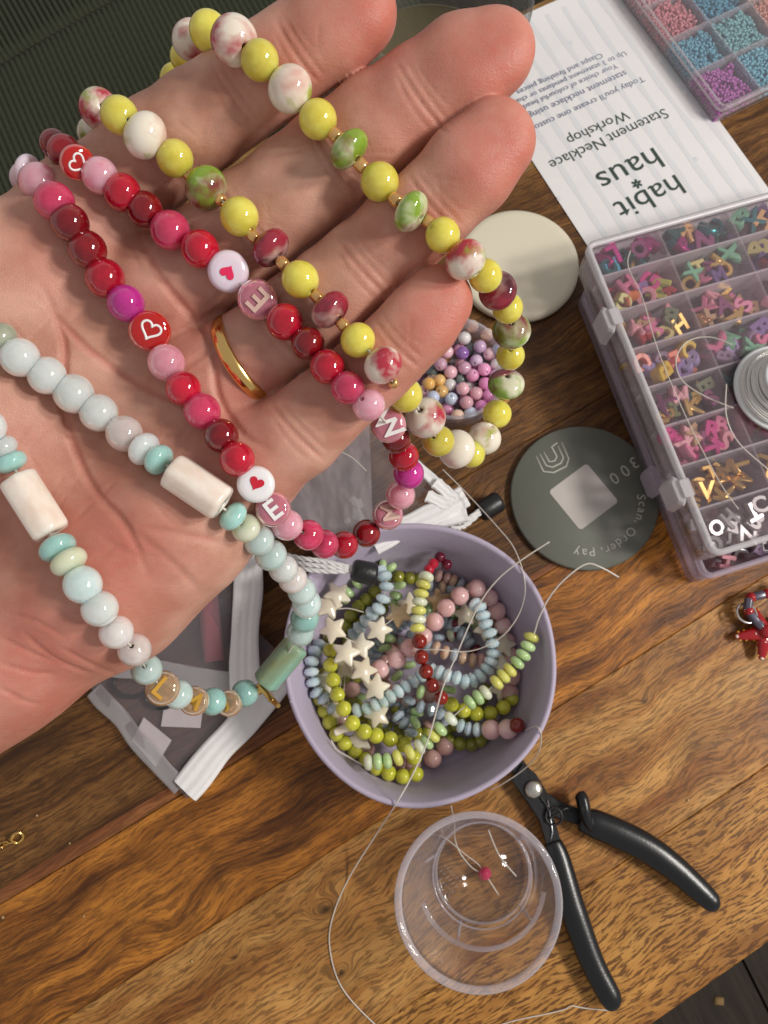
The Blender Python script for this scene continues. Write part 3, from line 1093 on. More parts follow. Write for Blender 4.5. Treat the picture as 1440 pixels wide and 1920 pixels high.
def heart_poly(n=26, s=1.0):
    out = []
    for k in range(n):
        a = 2 * math.pi * k / n
        x = 16 * math.sin(a) ** 3
        y = 13 * math.cos(a) - 5 * math.cos(2 * a) - 2 * math.cos(3 * a) - math.cos(4 * a)
        out.append((x / 16 * s, (y + 2.5) / 16 * s))
    return out


v, f = prism(heart_poly(), -.12, .12, .03)
BM['heart'] = mesh('heart', v, f, False)
hp = [(p[0], p[1], 0) for p in heart_poly(40)]
v, f = tube(hp + [hp[0], hp[1]], .13, 8, False, .7, Vector((0, 0, 1)))
BM['heartline'] = mesh('heart_outline', v, f)

BEADMAT_RND = random.Random(11)


def put_bead(kind, P, axis, r, mt, parent, name='bead', sz=None, spin=None):
    q_ = BEADMAT_RND.uniform(.975, 1.02)
    s = (r * q_, r * BEADMAT_RND.uniform(.975, 1.02), (sz if sz else r) * BEADMAT_RND.uniform(.96, 1.02))
    return obj(name, BM[kind], MT[mt] if isinstance(mt, str) else mt, parent,
               axis_frame(P, axis, s, BEADMAT_RND.uniform(0, 6.28) if spin is None else spin))


def face_frame(P, rot, s, n=None):
    """frame whose Z looks at the camera position, Y is image-up turned by rot degrees counter-clockwise"""
    n = n or (CAM - P).normalized()
    u = AU - n * AU.dot(n); u.normalize()
    x = u.cross(n)
    a = math.radians(rot)
    return frame(P, x * math.cos(a) + u * math.sin(a), u * math.cos(a) - x * math.sin(a), n, (s, s, s))


def necklace(name, label, beads, group, dnom):
    """beads: (px, py, diameter px, kind, material[, extra]); depth from the hand surface where the ray meets it"""
    n = len(beads)
    dep = []
    on = []
    for i, bd in enumerate(beads):
        px, py, dm = bd[:3]
        ex = bd[5] if len(bd) > 5 else {}
        hd = None if ex.get('off') else hand_depth(px, py)
        r_nom = ex.get('D', dnom) / 2
        free = F * 2 * r_nom / dm
        if 'dd' in ex:
            dep.append(ex['dd'] if hd is None else min(ex['dd'], hd - dm * hd / F / 2 * .93)); on.append(False)
        elif hd is not None:
            dep.append(hd - dm * hd / F / 2 * .93); on.append(True)
        else:
            dep.append(free); on.append(False)
    for it in range(40):
        for i in range(1, n - 1):
            if on[i]:
                dep[i] = min(dep[i], (dep[i - 1] + dep[i + 1]) / 2 + .8)
    # smooth the free-hanging parts
    for it in range(6):
        d2 = dep[:]
        for i in range(1, n - 1):
            if not on[i] and 'dd' not in (beads[i][5] if len(beads[i]) > 5 else {}):
                d2[i] = (dep[i - 1] + 2 * dep[i] + dep[i + 1]) / 4
        dep = d2
    P = [camp(bd[0], bd[1], dep[i]) for i, bd in enumerate(beads)]
    th = thing(name, label, 'necklace', min(P, key=lambda p: p.z), group)
    sp = spline(P, 4)
    v, f = tube(sp, .28, 6)
    obj('string', mesh('string', v, f), MT['thread'], th)
    for i, bd in enumerate(beads):
        px, py, dm, kind, mt = bd[:5]
        ex = bd[5] if len(bd) > 5 else {}
        tg = (P[min(i + 1, n - 1)] - P[max(i - 1, 0)]).normalized()
        r = dm * dep[i] / F / 2
        toc = (CAM - P[i]).normalized()
        if kind == 'seed':
            b_ = put_bead('seed', P[i], tg, r, mt, th, 'seed_bead', r * 1.0)
        elif kind == 'tube':
            e0, e1 = camp(*ex['ends'][0], dep[i] + ex.get('dz', (0, 0))[0]), camp(*ex['ends'][1], dep[i] + ex.get('dz', (0, 0))[1])
            put_bead('tube', (e0 + e1) / 2, e1 - e0, r, mt, th, 'tube_bead', (e1 - e0).length / 2)
        elif kind == 'coin':
            nrm = (toc + tg * ex.get('tilt', 0)).normalized()
            b_ = put_bead('coin', P[i], nrm, r, mt, th, 'heart_bead', r * .95)
            W_ = face_frame(P[i] + nrm * (r * .95 * .42), ex.get('rot', 0), ex.get('hs', .42) * r, nrm)
            obj('heart', BM[ex.get('sym', 'heart')], MT[ex['hm']], b_, W_)
        elif kind == 'letter':
            nrm = (toc + tg * ex.get('tilt', 0)).normalized()
            b_ = put_bead('coin', P[i], nrm, r, mt, th, 'letter_bead', r * 1.35)
            tm, tw, thh = TXT['b_' + ex['ch']]
            W_ = face_frame(P[i] + nrm * (r * 1.35 * .42), ex.get('rot', 0), ex.get('ls', 1.15) * r / thh, nrm)
            obj('letter', tm, MT[ex['hm']], b_, W_)
            # bore of the bead
            tp_ = (tg - nrm * tg.dot(nrm)).normalized()
            v2, f2 = tube([P[i] - tp_ * r * .9, P[i] + tp_ * r * .9], r * .26, 12, True)
            obj('bore', mesh('bore', v2, f2), MT['borecore'] if mt == 'amberclear' else MT['borepink'], b_)
        elif kind == 'star':
            pass
        else:
            sz = None
            if kind == 'rond': sz = ex.get('kk', 1.0) * r
            if 'el' in ex: sz = r * ex['el']
            put_bead(kind, P[i], tg, r, mt, th, 'bead', sz)
    return th, P, dep


Yb = []


def Y(px, py, d, k='round', m_='yellow', **ex):
    Yb.append((px, py, d, k, m_, ex))


def S(px, py, d=20):
    Yb.append((px, py, d * 1.2, 'seed', 'amber', {}))


Y(330, 150, 60, m_='yellow', off=1, dd=186); Y(348, 108, 58, off=1, dd=174); Y(360, 76, 74, m_='jade_rw', off=1, dd=163); Y(392, 59, 74, off=1, dd=154); Y(439, 76, 88, m_='jade_rw', el=.95); S(455, 98); Y(487, 113, 74); S(508, 141)
Y(544, 167, 86, m_='jade_w', el=.95); S(566, 191); Y(596, 224, 73); S(628, 253, 22); Y(654, 280, 82, 'rond', 'jade_g'); S(676, 309, 22)
Y(712, 341, 72); S(742, 375, 22); Y(771, 397, 80, 'rond', 'jade_g'); S(804, 416, 20); Y(830, 441, 67); S(866, 460, 18)
Y(873, 487, 80, m_='jade_rw', el=.9, dd=146); Y(910, 517, 64, dd=152); Y(933, 545, 74, 'rond', 'jade_m', D=9, kk=1.1, dd=160); Y(952, 578, 58, dd=168); Y(959, 620, 73, m_='jade_g', el=.82, dd=178)
Y(957, 667, 54, dd=190); S(955, 697, 15); Y(949, 720, 68, 'rond', 'jade_g', dd=200); S(948, 746, 15); Y(932, 776, 54, dd=206); Y(908, 822, 63, m_='jade_w', dd=205); S(896, 838, 12)
Y(884, 851, 52, dd=203); Y(856, 842, 73, m_='jade_w', el=.85, dd=199); Y(822, 827, 60, dd=191); Y(798, 783, 78, m_='jade_rw', dd=176); Y(760, 741, 66, dd=166); S(737, 718, 17)
Y(718, 685, 77, m_='jade_rw', el=.9); Y(671, 638, 66); S(643, 609, 20); Y(619, 581, 80, 'rond', 'jade_m'); S(594, 556, 20); Y(563, 524, 70); S(530, 494, 20)
Y(508, 465, 78, 'rond', 'jade_m'); S(474, 442, 20); Y(449, 406, 72); S(411, 373, 20); Y(386, 352, 82, m_='jade_g', el=.9); S(353, 327, 20); Y(328, 297, 70)
S(293, 265, 22); Y(272, 254, 86, m_='jade_w', el=.9); Y(224, 216, 70, dd=151); Y(186, 204, 74, m_='jade_rw', dd=161); Y(176, 250, 62, m_='jade_rw', off=1, dd=173); Y(190, 300, 60, off=1, dd=188)
necklace('bead_necklace', 'necklace of yellow beads and red, green and white jade with gold spacers over the fingers', Yb, 'necklaces draped over the hand', 8.0)

Rb = []


def R(px, py, d, m_='red', k='round', **ex):
    Rb.append((px, py, d, k, m_, ex))


R(60, 370, 62, 'darkred', off=1, dd=186)
R(50, 335, 60, 'lilacacr', off=1, dd=172)
R(52, 322, 62, 'lilacacr', 'coin', hm='hotred', rot=60, off=1, dd=163, tilt=-1.1); R(72, 342, 72, 'lightpink', off=1, dd=157)
R(102, 378, 74, 'rose'); R(131, 418, 72, 'darkred'); R(164, 468, 72, 'darkred'); R(197, 522, 73); R(236, 569, 70, 'magenta')
R(281, 621, 78, 'redclear', 'coin', sym='heartline', hm='printwhite', rot=-25, hs=.46); R(312, 680, 70, 'lightpink'); R(344, 729, 66); R(379, 771, 70, 'rose')
R(415, 817, 66, 'darkred'); R(445, 861, 66, 'red'); R(480, 908, 70, 'whiteacr', 'coin', hm='printred', rot=-25, hs=.40); R(512, 955, 66, 'pinkclear', 'letter', ch='E', hm='printwhite', rot=38)
R(538, 984, 60, 'lightpink', dd=168); R(578, 1003, 58, 'rose', dd=177); R(608, 1020, 55, 'rose', dd=187); R(645, 1022, 53, 'red', dd=197); R(687, 1000, 53, 'darkred', dd=204); R(727, 965, 58, 'pinkclear', 'letter', ch='M', hm='printtan', rot=100, dd=202, tilt=.5)
R(751, 928, 55, 'lightpink', dd=198); R(766, 888, 58, 'magenta', dd=192); R(757, 856, 58, 'red', dd=186); R(743, 823, 56, 'darkred', dd=179); R(728, 797, 68, 'pinkclear', 'letter', ch='W', hm='printwhite', rot=-49, dd=169)
R(691, 759, 62, 'lightpink', dd=160); R(652, 727, 64, 'rose'); R(614, 688, 66, 'red'); R(577, 644, 64, 'darkred'); R(534, 604, 70, 'red')
R(483, 562, 74, 'pinkclear', 'letter', ch='E', hm='printtan', rot=137); R(428, 509, 78, 'lilacacr', 'coin', hm='hotred', rot=150, hs=.36); R(375, 467, 72, 'red'); R(319, 432, 73, 'rose')
R(271, 393, 68, 'darkred'); R(229, 361, 70, 'red'); R(187, 329, 68, 'lightpink'); R(145, 305, 64, 'redclear', 'coin', sym='heartline', hm='printwhite', rot=70, hs=.5, dd=152, tilt=-.75); R(120, 283, 62, 'darkred', dd=158, off=1)
R(102, 270, 54, 'darkred', dd=168, off=1); R(110, 300, 50, 'red', dd=182, off=1)
necklace('bead_necklace', 'necklace of red and pink round beads with heart and letter beads across the palm', Rb, 'necklaces draped over the hand', 8.0)

Wb = []


def Wn(px, py, d, m_='whiteq', k='round', **ex):
    Wb.append((px, py, d, k, m_, ex))


Wn(-95, 565, 60, 'aquapale'); Wn(-50, 598, 62, 'whiteq')
Wn(2, 634, 62, 'greygreen', el=.9); Wn(37, 670, 73); Wn(88, 704, 72); Wn(138, 738, 74); Wn(185, 774, 71); Wn(233, 813, 70, 'pinkq'); Wn(270, 842, 66, 'whiteq', 'rond'); Wn(298, 862, 62, 'aqua', 'rond')
Wn(369, 914, 72, 'cream', 'tube', ends=((318, 878), (422, 948))); Wn(437, 968, 60, 'aqua', 'rond'); Wn(461, 990, 56, 'opalwhite', 'rond', kk=1.15, dd=160); Wn(485, 1013, 58, 'aquapale', dd=166); Wn(508, 1041, 60, 'aquapale', dd=173)
Wn(531, 1066, 56, 'whiteq', dd=181); Wn(549, 1086, 54, 'pinkq', dd=189); Wn(566, 1108, 54, 'aquapale', dd=197); Wn(575, 1132, 56, 'aquapale', dd=203); Wn(571, 1160, 54, 'aqua', dd=208); Wn(563, 1186, 52, 'aquapale', dd=212)
Wn(526, 1246, 50, 'greentube', 'tube', ends=((558, 1207), (494, 1284)), dd=222); Wn(486, 1292, 20, 'gold', 'seed', dd=225)
Wn(459, 1300, 51, 'aqua', dd=224); Wn(430, 1318, 50, 'amberclear', 'letter', ch='J', hm='goldprint', rot=20, dd=221, tilt=.8); Wn(399, 1315, 51, 'aqua', dd=217); Wn(364, 1314, 56, 'amberclear', 'letter', ch='M', hm='goldprint', rot=-18, dd=212, tilt=.35)
Wn(334, 1302, 56, 'aquapale', dd=206); Wn(305, 1290, 66, 'amberclear', 'letter', ch='L', hm='goldprint', rot=-42, dd=198); Wn(275, 1255, 58, 'aquapale', dd=188); Wn(252, 1218, 62, 'pinkq', dd=178); Wn(218, 1185, 64, 'pinkq', dd=170)
Wn(187, 1141, 70, 'whiteq'); Wn(155, 1096, 72, 'aquapale'); Wn(129, 1053, 70, 'opalwhite', 'rond'); Wn(108, 1027, 70, 'aqua', 'rond')
Wn(66, 948, 74, 'cream', 'tube', ends=((30, 893), (100, 1003))); Wn(20, 866, 60, 'aqua', 'rond'); Wn(4, 838, 56, 'whiteq', 'rond', kk=1.1); Wn(-22, 800, 66, 'whiteq'); Wn(-60, 755, 68, 'aquapale'); Wn(-100, 705, 68)
wt, WP, wd = necklace('bead_necklace', 'necklace of white and aqua beads with cream tubes and gold letters along the palm', Wb, 'necklaces draped over the hand', 8.0)


# gold star charm hanging from the white necklace
def star_poly(ro, ri, n=5, rot=90):
    out = []
    for k in range(2 * n):
        a = math.radians(rot) + math.pi * k / n
        r = ro if k % 2 == 0 else ri
        out.append((r * math.cos(a), r * math.sin(a)))
    return out


def star_mesh(ro, ri, th_, rnd=.25):
    """plump rounded star"""
    base = star_poly(ro, ri)
    n = len(base)
    pts = []
    for i in range(n):
        p, q, s_ = Vector(base[i - 1]), Vector(base[i]), Vector(base[(i + 1) % n])
        if i % 2 == 0:
            pts += [tuple(q.lerp(p, rnd)), tuple(q.lerp(p, rnd * .35).lerp(s_, rnd * .35)), tuple(q.lerp(s_, rnd))]
        else:
            pts += [tuple(q)]
    return prism(pts, -th_ / 2, th_ / 2, th_ * .25)


v, f = star_mesh(5.4, 2.3, 1.6, .12)
cp = camp(503, 1303, 226)
charm = obj('star_charm', mesh('star_charm', v, f), MT['gold'], wt, frame(cp, (AX * .55 - AU * .7 + AF * .3).normalized(), (AX * .35 + AU * .1 + AF * -.9).normalized(), Vector((.7, .6, .2)).normalized()))

# ------------------------------------------------------------------ flyer
fx = at(1035, 310, .6) - at(1250, 211, .6); fx.z = 0; fx.normalize()
fy = Vector((0, 0, 1)).cross(fx)
FZ = .5
fo = at(1250, 215, FZ)
redge = max((at(1190, 0, FZ) - fo).dot(-fx), (at(1440, 360, FZ) - fo).dot(-fx))
redge = ((at(1190, 0, FZ) - fo).dot(fx) + (at(1440, 360, FZ) - fo).dot(fx)) / 2
tope = (at(985, 30, FZ) - fo).dot(fy)
fly = thing('flyer', 'white workshop flyer with green and blue lettering lying upside down under the letter box', 'flyer', fo)
FWD, FLN = 92.0, 150.0


def fly_pt(u, q):
    a = redge + FWD * u
    c = tope + FLN * q
    p = fo + fx * a + fy * c
    return (p.x, p.y, FZ + .25 * math.sin(u * 5 + q * 2) * (1 - q) * .4 + (1.6 * max(0, .12 - q) / .12) ** 2 * .5)


v, f = grid(24, 36, fly_pt)
v2 = [(p[0], p[1], p[2] - .25) for p in v]
n_ = len(v)
obj('sheet', mesh('sheet', v + v2, f + [tuple(i + n_ for i in reversed(q)) for q in f]), MT['paper'], fly)
# pale stripes and small stars printed on it
for k in range(9):
    u0 = .05 + k * .105
    pts = []
    v, f = grid(2, 40, lambda u, q: tuple(Vector(fly_pt(u0 + .028 * (u - .5) * (1 + .2 * math.sin(q * 31 + k)) + .002 * math.sin(q * 14 + k * 2), .03 + .94 * q)) + Vector((0, 0, .06))))
    obj('stripe', mesh('stripe', v, f), MT['inkpale'], fly)


def fly_text(s, c0, c1, mt, dz=.16, key='', sy=1.0):
    a, c = at(*c0, FZ), at(*c1, FZ)
    me_, tw, th_ = TXT[key + s]
    sc_ = (c - a).length / tw
    mid = (a + c) / 2
    obj('lettering', me_, MT[mt], fly, frame((mid.x, mid.y, FZ + dz), fx, fy, Vector((0, 0, 1)), (sc_, sc_ * sy, 1)))


fly_text('habit', (1277, 345), (1158, 398), 'inkgreen', sy=.88)
fly_text('haus', (1236, 294), (1125, 345), 'inkgreen', sy=.88)
ap = at(1194, 345, FZ)
for k in range(6):
    a = math.radians(60 * k + 15)
    pet = [(1.9 * math.cos(a) + 1.55 * math.cos(q) * math.cos(a) - .8 * math.sin(q) * math.sin(a), 1.9 * math.sin(a) + 1.55 * math.cos(q) * math.sin(a) + .8 * math.sin(q) * math.cos(a)) for q in [math.radians(30 * w_) for w_ in range(12)]]
    v, f = prism(pet, 0, .03)
    obj('petal_mark', mesh('petal_mark', v, f, False), MT['inkgreen'], fly, frame((ap.x, ap.y, FZ + .14 + .004 * k), fx * .78, fy * .78, Vector((0, 0, 1))))
fly_text('Statement Necklace', (1250, 211), (1033, 312), 'inkgreen')
fly_text('Workshop', (1176, 212), (1064, 263), 'inkgreen')
fly_text("Today you'll create one custom", (1205, 145), (991, 246), 'inkblue', sy=.9)
fly_text('statement necklace using', (1172, 134), (992, 219), 'inkblue', sy=.9)
fly_text('Your choice of colourful beads', (1156, 122), (978, 206), 'inkblue', sy=.9)
fly_text('Up to 3 statement pendants or charms', (1171, 97), (948, 202), 'inkblue', sy=.9)
fly_text('Clasps and finishing pieces', (1127, 101), (970, 175), 'inkblue', sy=.9)
for (px, py) in [(1305, 298), (1070, 80), (1048, 372)]:
    p = at(px, py, FZ)
    v, f = prism(star_poly(1.6, .7), 0, .05)
    obj('printed_star', mesh('printed_star', v, f, False), MT['inkpale'], fly, frame((p.x, p.y, FZ + .1), fx, fy, Vector((0, 0, 1))))

# ------------------------------------------------------------------ coaster
cc = (at(957, 932, 3) + at(1236, 932, 3)) / 2
cc = at(1097, 931, 3)
cr_ = (at(1236, 932, 3) - at(957, 932, 3)).length / 2
coaster = thing('coaster', 'round grey-green coaster printed with 300 and Scan, Order, Pay beside the letter box', 'coaster', (cc.x, cc.y, 0))
v, f = lathe([(.01, 0), (cr_ - .6, 0), (cr_, .6), (cr_, 2.4), (cr_ - .6, 3), (.01, 3)], 72)
obj('disc', mesh('disc', v, f), MT['coaster'], coaster, Matrix.Translation(Vector((cc.x, cc.y, .02)) * .001))
# blank label where the code was
lx = (at(1152, 944, 3) - at(1092, 872, 3)); lx.z = 0
lxn = lx.normalized(); lyn = Vector((0, 0, 1)).cross(lxn)
lc = at(1094, 931, 3)
lh = lx.length / 2
v, f = prism([(-lh, -lh + 1), (-lh + 1, -lh), (lh - 1, -lh), (lh, -lh + 1), (lh, lh - 1), (lh - 1, lh), (-lh + 1, lh), (-lh, lh - 1)], 0, .1)
obj('label_panel', mesh('label_panel', v, f, False), MT['coastlabel'], coaster, frame((lc.x, lc.y, 3.05), lxn, lyn, Vector((0, 0, 1))))


def coast_char(ch, px, py, up_px, size):
    p = at(px, py, 3)
    u = at(px + up_px[0], py + up_px[1], 3) - p; u.z = 0; u.normalize()
    x = u.cross(Vector((0, 0, 1)))
    me_, tw, th_ = TXT['c_' + ch]
    k = size / 100 * 1.0
    obj('lettering', me_, MT['coastprint'], coaster, frame((p.x, p.y, 3.1), x, u, Vector((0, 0, 1)), (size, size, 1)))


# "300" reads upside down along the right side, "Scan, Order, Pay" follows the rim
for ch, px, py in (('3', 1189, 868), ('0', 1172, 883), ('0', 1152, 897)):
    coast_char(ch, px, py, (22, 34), 7.2)
word = 'Scan, Order, Pay'
# clockwise (in image) from right to bottom: angle in image degrees below the x axis
a0, a1 = -3.0, 106.0
wid = [TXT['c_' + ch][1] + .14 if ch != ' ' else .34 for ch in word]
tot = sum(wid)
s = 0
for ch, w_ in zip(word, wid):
    an = math.radians(a0 + (a1 - a0) * (s + w_ / 2) / tot)
    s += w_
    if ch == ' ': continue
    rr = cr_ * .755
    dirn = Vector((math.cos(an), -math.sin(an), 0))
    p = Vector((cc.x, cc.y, 0)) + dirn * rr
    # letters stand with their tops outward
    x = dirn.cross(Vector((0, 0, 1)))
    me_, tw, th_ = TXT['c_' + ch]
    low = -.9 if ch == ',' else (-.35 if ch in 'py' else 0)
    p = p + dirn * low
    obj('lettering', me_, MT['coastprint'], coaster, frame((p.x, p.y, 3.1), x, dirn, Vector((0, 0, 1)), (5.3, 5.3, 1)))
# shield-like U emblem: nested strokes


def strokes(parent, pts_px, wid_px, z, mt, name):
    for poly in pts_px:
        pts = [at(a, c, z) for a, c in poly]
        v, f = tube(pts, wid_px, 6, True, .15, Vector((0, 0, 1)))
        obj(name, mesh(name, v, f), MT[mt], parent)


strokes(coaster, [[(1005, 855), (1019, 884), (1038, 886), (1062, 874), (1066, 860), (1053, 829)],
                  [(1012, 851), (1024, 873), (1036, 876), (1052, 868), (1056, 858), (1046, 836)],
                  [(1019, 847), (1030, 866), (1040, 864), (1044, 856), (1034, 838), (1045, 830)]], .38, 3.08, 'coastprint', 'emblem')

# ------------------------------------------------------------------ cream disc
dc = at(972, 492, 6)
dr = (at(1088, 492, 6) - dc).length
v, f = lathe([(.01, 0), (dr - 2, 0), (dr - .4, 1.2), (dr, 3), (dr - .3, 4.6), (dr - 1.6, 5.6), (dr - 4, 5.7), (dr * .5, 5.2), (.01, 5.0)], 72)
cdx = obj('cream_dish', mesh('cream_dish', v, f), MT['creamdisc'], None, Matrix.Translation(Vector((dc.x, dc.y, .02)) * .001))
tag(cdx, 'round cream-coloured flat dish beside the flyer, partly behind the fingertips', 'dish')

# ------------------------------------------------------------------ clear dish of mixed beads
pc = at(850, 690, 14)
prd = (at(952, 690, 14) - pc).length
dish = thing('bead_dish', 'clear round dish full of pastel beads behind the little finger', 'dish', (pc.x, pc.y, 0))
v, f = lathe([(.01, .1), (prd * .9, .1), (prd * .96, 1.5), (prd, 14), (prd + .3, 15), (prd - 1.2, 15), (prd - 1.6, 13.6), (prd * .93, 2.2), (prd * .88, 1.3), (.01, 1.3)], 64)
obj('dish_wall', mesh('dish_wall', v, f), MT['rimclear'], dish, Matrix.Translation(Vector((pc.x, pc.y, 0)) * .001))
PAST = [('pale pink', (.74, .40, .46)), ('lilac', (.52, .34, .52)), ('peach', (.78, .46, .32)), ('candy pink', (.78, .26, .48)), ('pale blue', (.45, .52, .68)),
        ('cloudy white', (.66, .62, .62)), ('mauve', (.50, .26, .38)), ('deep purple', (.22, .06, .36)), ('amber yellow', (.62, .32, .03)), ('dark green', (.03, .08, .07)),
        ('bright pink', (.80, .22, .52)), ('rosy', (.70, .34, .42))]
PMAT = {n_: stone('dish_' + n_.replace(' ', '_'), tuple(min(.9, q * 1.2 + .03) for q in c_), tuple(min(1, q * .7 + .2) for q in c_), rough=.12, scale=.5) for n_, c_ in PAST}
FIXB = [(885, 612, 'peach'), (913, 628, 'peach'), (871, 634, 'cloudy white'), (900, 650, 'lilac'), (838, 660, 'pale pink'), (867, 662, 'deep purple'), (918, 664, 'pale pink'), (893, 677, 'lilac'),
        (871, 690, 'mauve'), (826, 683, 'mauve'), (845, 698, 'rosy'), (886, 704, 'candy pink'), (908, 693, 'candy pink'), (932, 684, 'cloudy white'), (843, 722, 'cloudy white'), (868, 729, 'pale pink'), (893, 738, 'rosy'),
        (910, 720, 'bright pink'), (917, 742, 'bright pink'), (804, 720, 'amber yellow'), (824, 714, 'amber yellow'), (828, 734, 'amber yellow'), (846, 748, 'pale blue'), (875, 755, 'rosy'), (903, 762, 'bright pink'), (882, 775, 'pale blue'),
        (812, 745, 'pale blue'), (858, 780, 'peach'), (930, 705, 'lilac'), (935, 655, 'pale blue'), (810, 696, 'dark green'), (880, 655, 'dark green'), (863, 712, 'dark green'), (935, 725, 'candy pink')]
for (px, py, nm) in FIXB:
    z = 9.5 + random.uniform(-1.2, 1.6) - (3.5 if nm in ('dark green',) else 0)
    p = at(px, py, z)
    b_ = obj('loose_bead', BM['sround'], PMAT[nm], None, axis_frame(p, (random.uniform(-1, 1), random.uniform(-1, 1), random.uniform(-1, 1)), (2.9, 2.9, 2.9)))
    where = ('far ' if py < 660 else 'near ' if py > 735 else 'middle ') + ('left' if px < 850 else 'right' if px > 895 else 'centre')
    tag(b_, f'{nm} round bead at the {where} of the clear bead dish', 'bead', 'beads in the clear dish')
for i in range(22):   # lower layer, glimpsed between the upper beads
    a, r_ = i * 2.4, math.sqrt((i + .5) / 22) * (prd - 5)
    nm = random.choice(PAST)[0]
    b_ = obj('loose_bead', BM['sround'], PMAT[nm], None, axis_frame((pc.x + r_ * math.cos(a), pc.y + r_ * math.sin(a), 4.4 + random.uniform(0, 1.0)), (random.uniform(-1, 1), .3, random.uniform(-1, 1)), (2.9, 2.9, 2.9)))
    where = ('near ' if math.sin(a) < -.4 else 'far ' if math.sin(a) > .4 else 'middle ') + ('left' if math.cos(a) < -.3 else 'right' if math.cos(a) > .3 else 'centre')
    tag(b_, f'dim {nm} bead low in the clear dish, {where}', 'bead', 'beads in the clear dish')


# ------------------------------------------------------------------ organiser boxes
def organiser(name, label, corner, ux, uy, rows, cols, z0, hgt, wall, rim, lid, group=None, th=1.0, radius=4, latches=()):
    """rows: list of row edges along uy from the corner; cols: edges along ux"""
    W_, L_ = cols[-1], rows[-1]
    bx = thing(name, label, 'box', (corner.x, corner.y, z0), group)
    M_ = frame((corner.x, corner.y, z0), ux, uy, Vector((0, 0, 1)))

    def rr(d):
        r = max(.5, radius - d)
        out = []
        for (cx, cy, a0) in ((W_ - d - r, d + r, -90), (W_ - d - r, L_ - d - r, 0), (d + r, L_ - d - r, 90), (d + r, d + r, 180)):
            for k in range(6):
                a = math.radians(a0 + k * 18)
                out.append((cx + r * math.cos(a), cy + r * math.sin(a)))
        return out
    o_, i_ = rr(0), rr(th)
    n = len(o_)

    def ringwall(zl, zh, a, c):
        v = [(p[0], p[1], z) for z, ring_ in ((zl, a), (zh, a), (zh, c), (zl, c)) for p in ring_]
        f = []
        for q in range(4):
            for k in range(n):
                l = (k + 1) % n
                f.append((q * n + k, q * n + l, ((q + 1) % 4) * n + l, ((q + 1) % 4) * n + k))
        return v, f
    v, f = ringwall(1.0, hgt - 2.2, o_, i_)
    obj('side_wall', mesh('side_wall', v, f), wall, bx, M_)
    v, f = ringwall(hgt - 2.0, hgt + .6, rr(-.7), rr(1.6))
    obj('lid_rim', mesh('lid_rim', v, f), rim, bx, M_)
    v, f = prism(rr(.3), 0, .9)
    obj('base', mesh('base', v, f, False), wall, bx, M_)
    v, f = prism(rr(1.8), hgt - .9, hgt - .3)
    if lid: obj('lid', mesh('lid', v, f, False), lid, bx, M_)
    for r in rows[1:-1]:
        v, f = boxv(th + .1, W_ - th - .1, r - .4, r + .4, 1.0, hgt - 1.3)
        obj('divider', mesh('divider', v, f, False), rim if lid else wall, bx, M_)
    for c in cols[1:-1]:
        for k in range(len(rows) - 1):
            v, f = boxv(c - .4, c + .4, rows[k] + .55, rows[k + 1] - .55, 1.0, hgt - 1.4)
            obj('divider', mesh('divider', v, f, False), wall, bx, M_)
    for la in latches:
        v, f = cbox(-4.6, -.9, la - 6, la + 6, hgt * .25, hgt + .3, 1.6)
        l_ = obj('latch', mesh('latch', v, f, False), rim, bx, M_)
        v, f = cbox(-2.0, 2.2, la - 3.6, la + 3.6, hgt + .7, hgt + 1.6, .5)
        obj('hinge_tab', mesh('hinge_tab', v, f, False), rim, l_, M_)
    return bx, M_


ZT = 36.0
# upper letter box: bottom-left corner, left edge direction
bl = at(1338, 1042, ZT); tl = at(1098, 458, ZT)
uy = (tl - bl); uy.z = 0
LB = uy.length
uy.normalize()
ux = uy.cross(Vector((0, 0, 1)))
rowpx = [(1323, 950), (1286, 870), (1253, 795), (1219, 723), (1189, 651), (1159, 580), (1130, 514)]
rows = [0] + [(at(a, c, ZT) - bl).dot(uy) for a, c in rowpx] + [LB]
cw = (at(1255, 478, ZT) - at(1118, 506, ZT)).length
cols = [0, cw + 1, 2 * cw + 1, 3 * cw + 1, 4 * cw + 2]
organiser('letter_box', 'translucent lidded box of letter beads on top of its stack', bl, ux, uy, rows, cols, 18.4, 17.0, MT['boxwall'], MT['boxrim'], MT['boxlid'],
          'bead organiser boxes', latches=((rows[1] + rows[2]) / 2, (rows[5] + rows[6]) / 2 + 6))
lbl = at(1298, 1094, 5)
organiser('letter_box', 'pinkish lilac box under the topmost letter box', lbl, ux, uy, rows, cols, 1.2, 16.2, MT['boxlilac'], MT['boxlilac'], None,
          'bead organiser boxes', latches=(rows[2] + 8,))

LETM = {}


def letm(nm, col, rough=.4, metal=0.0):
    LETM[nm] = plain('letter_' + nm.replace(' ', '_'), col, rough, metal=metal)


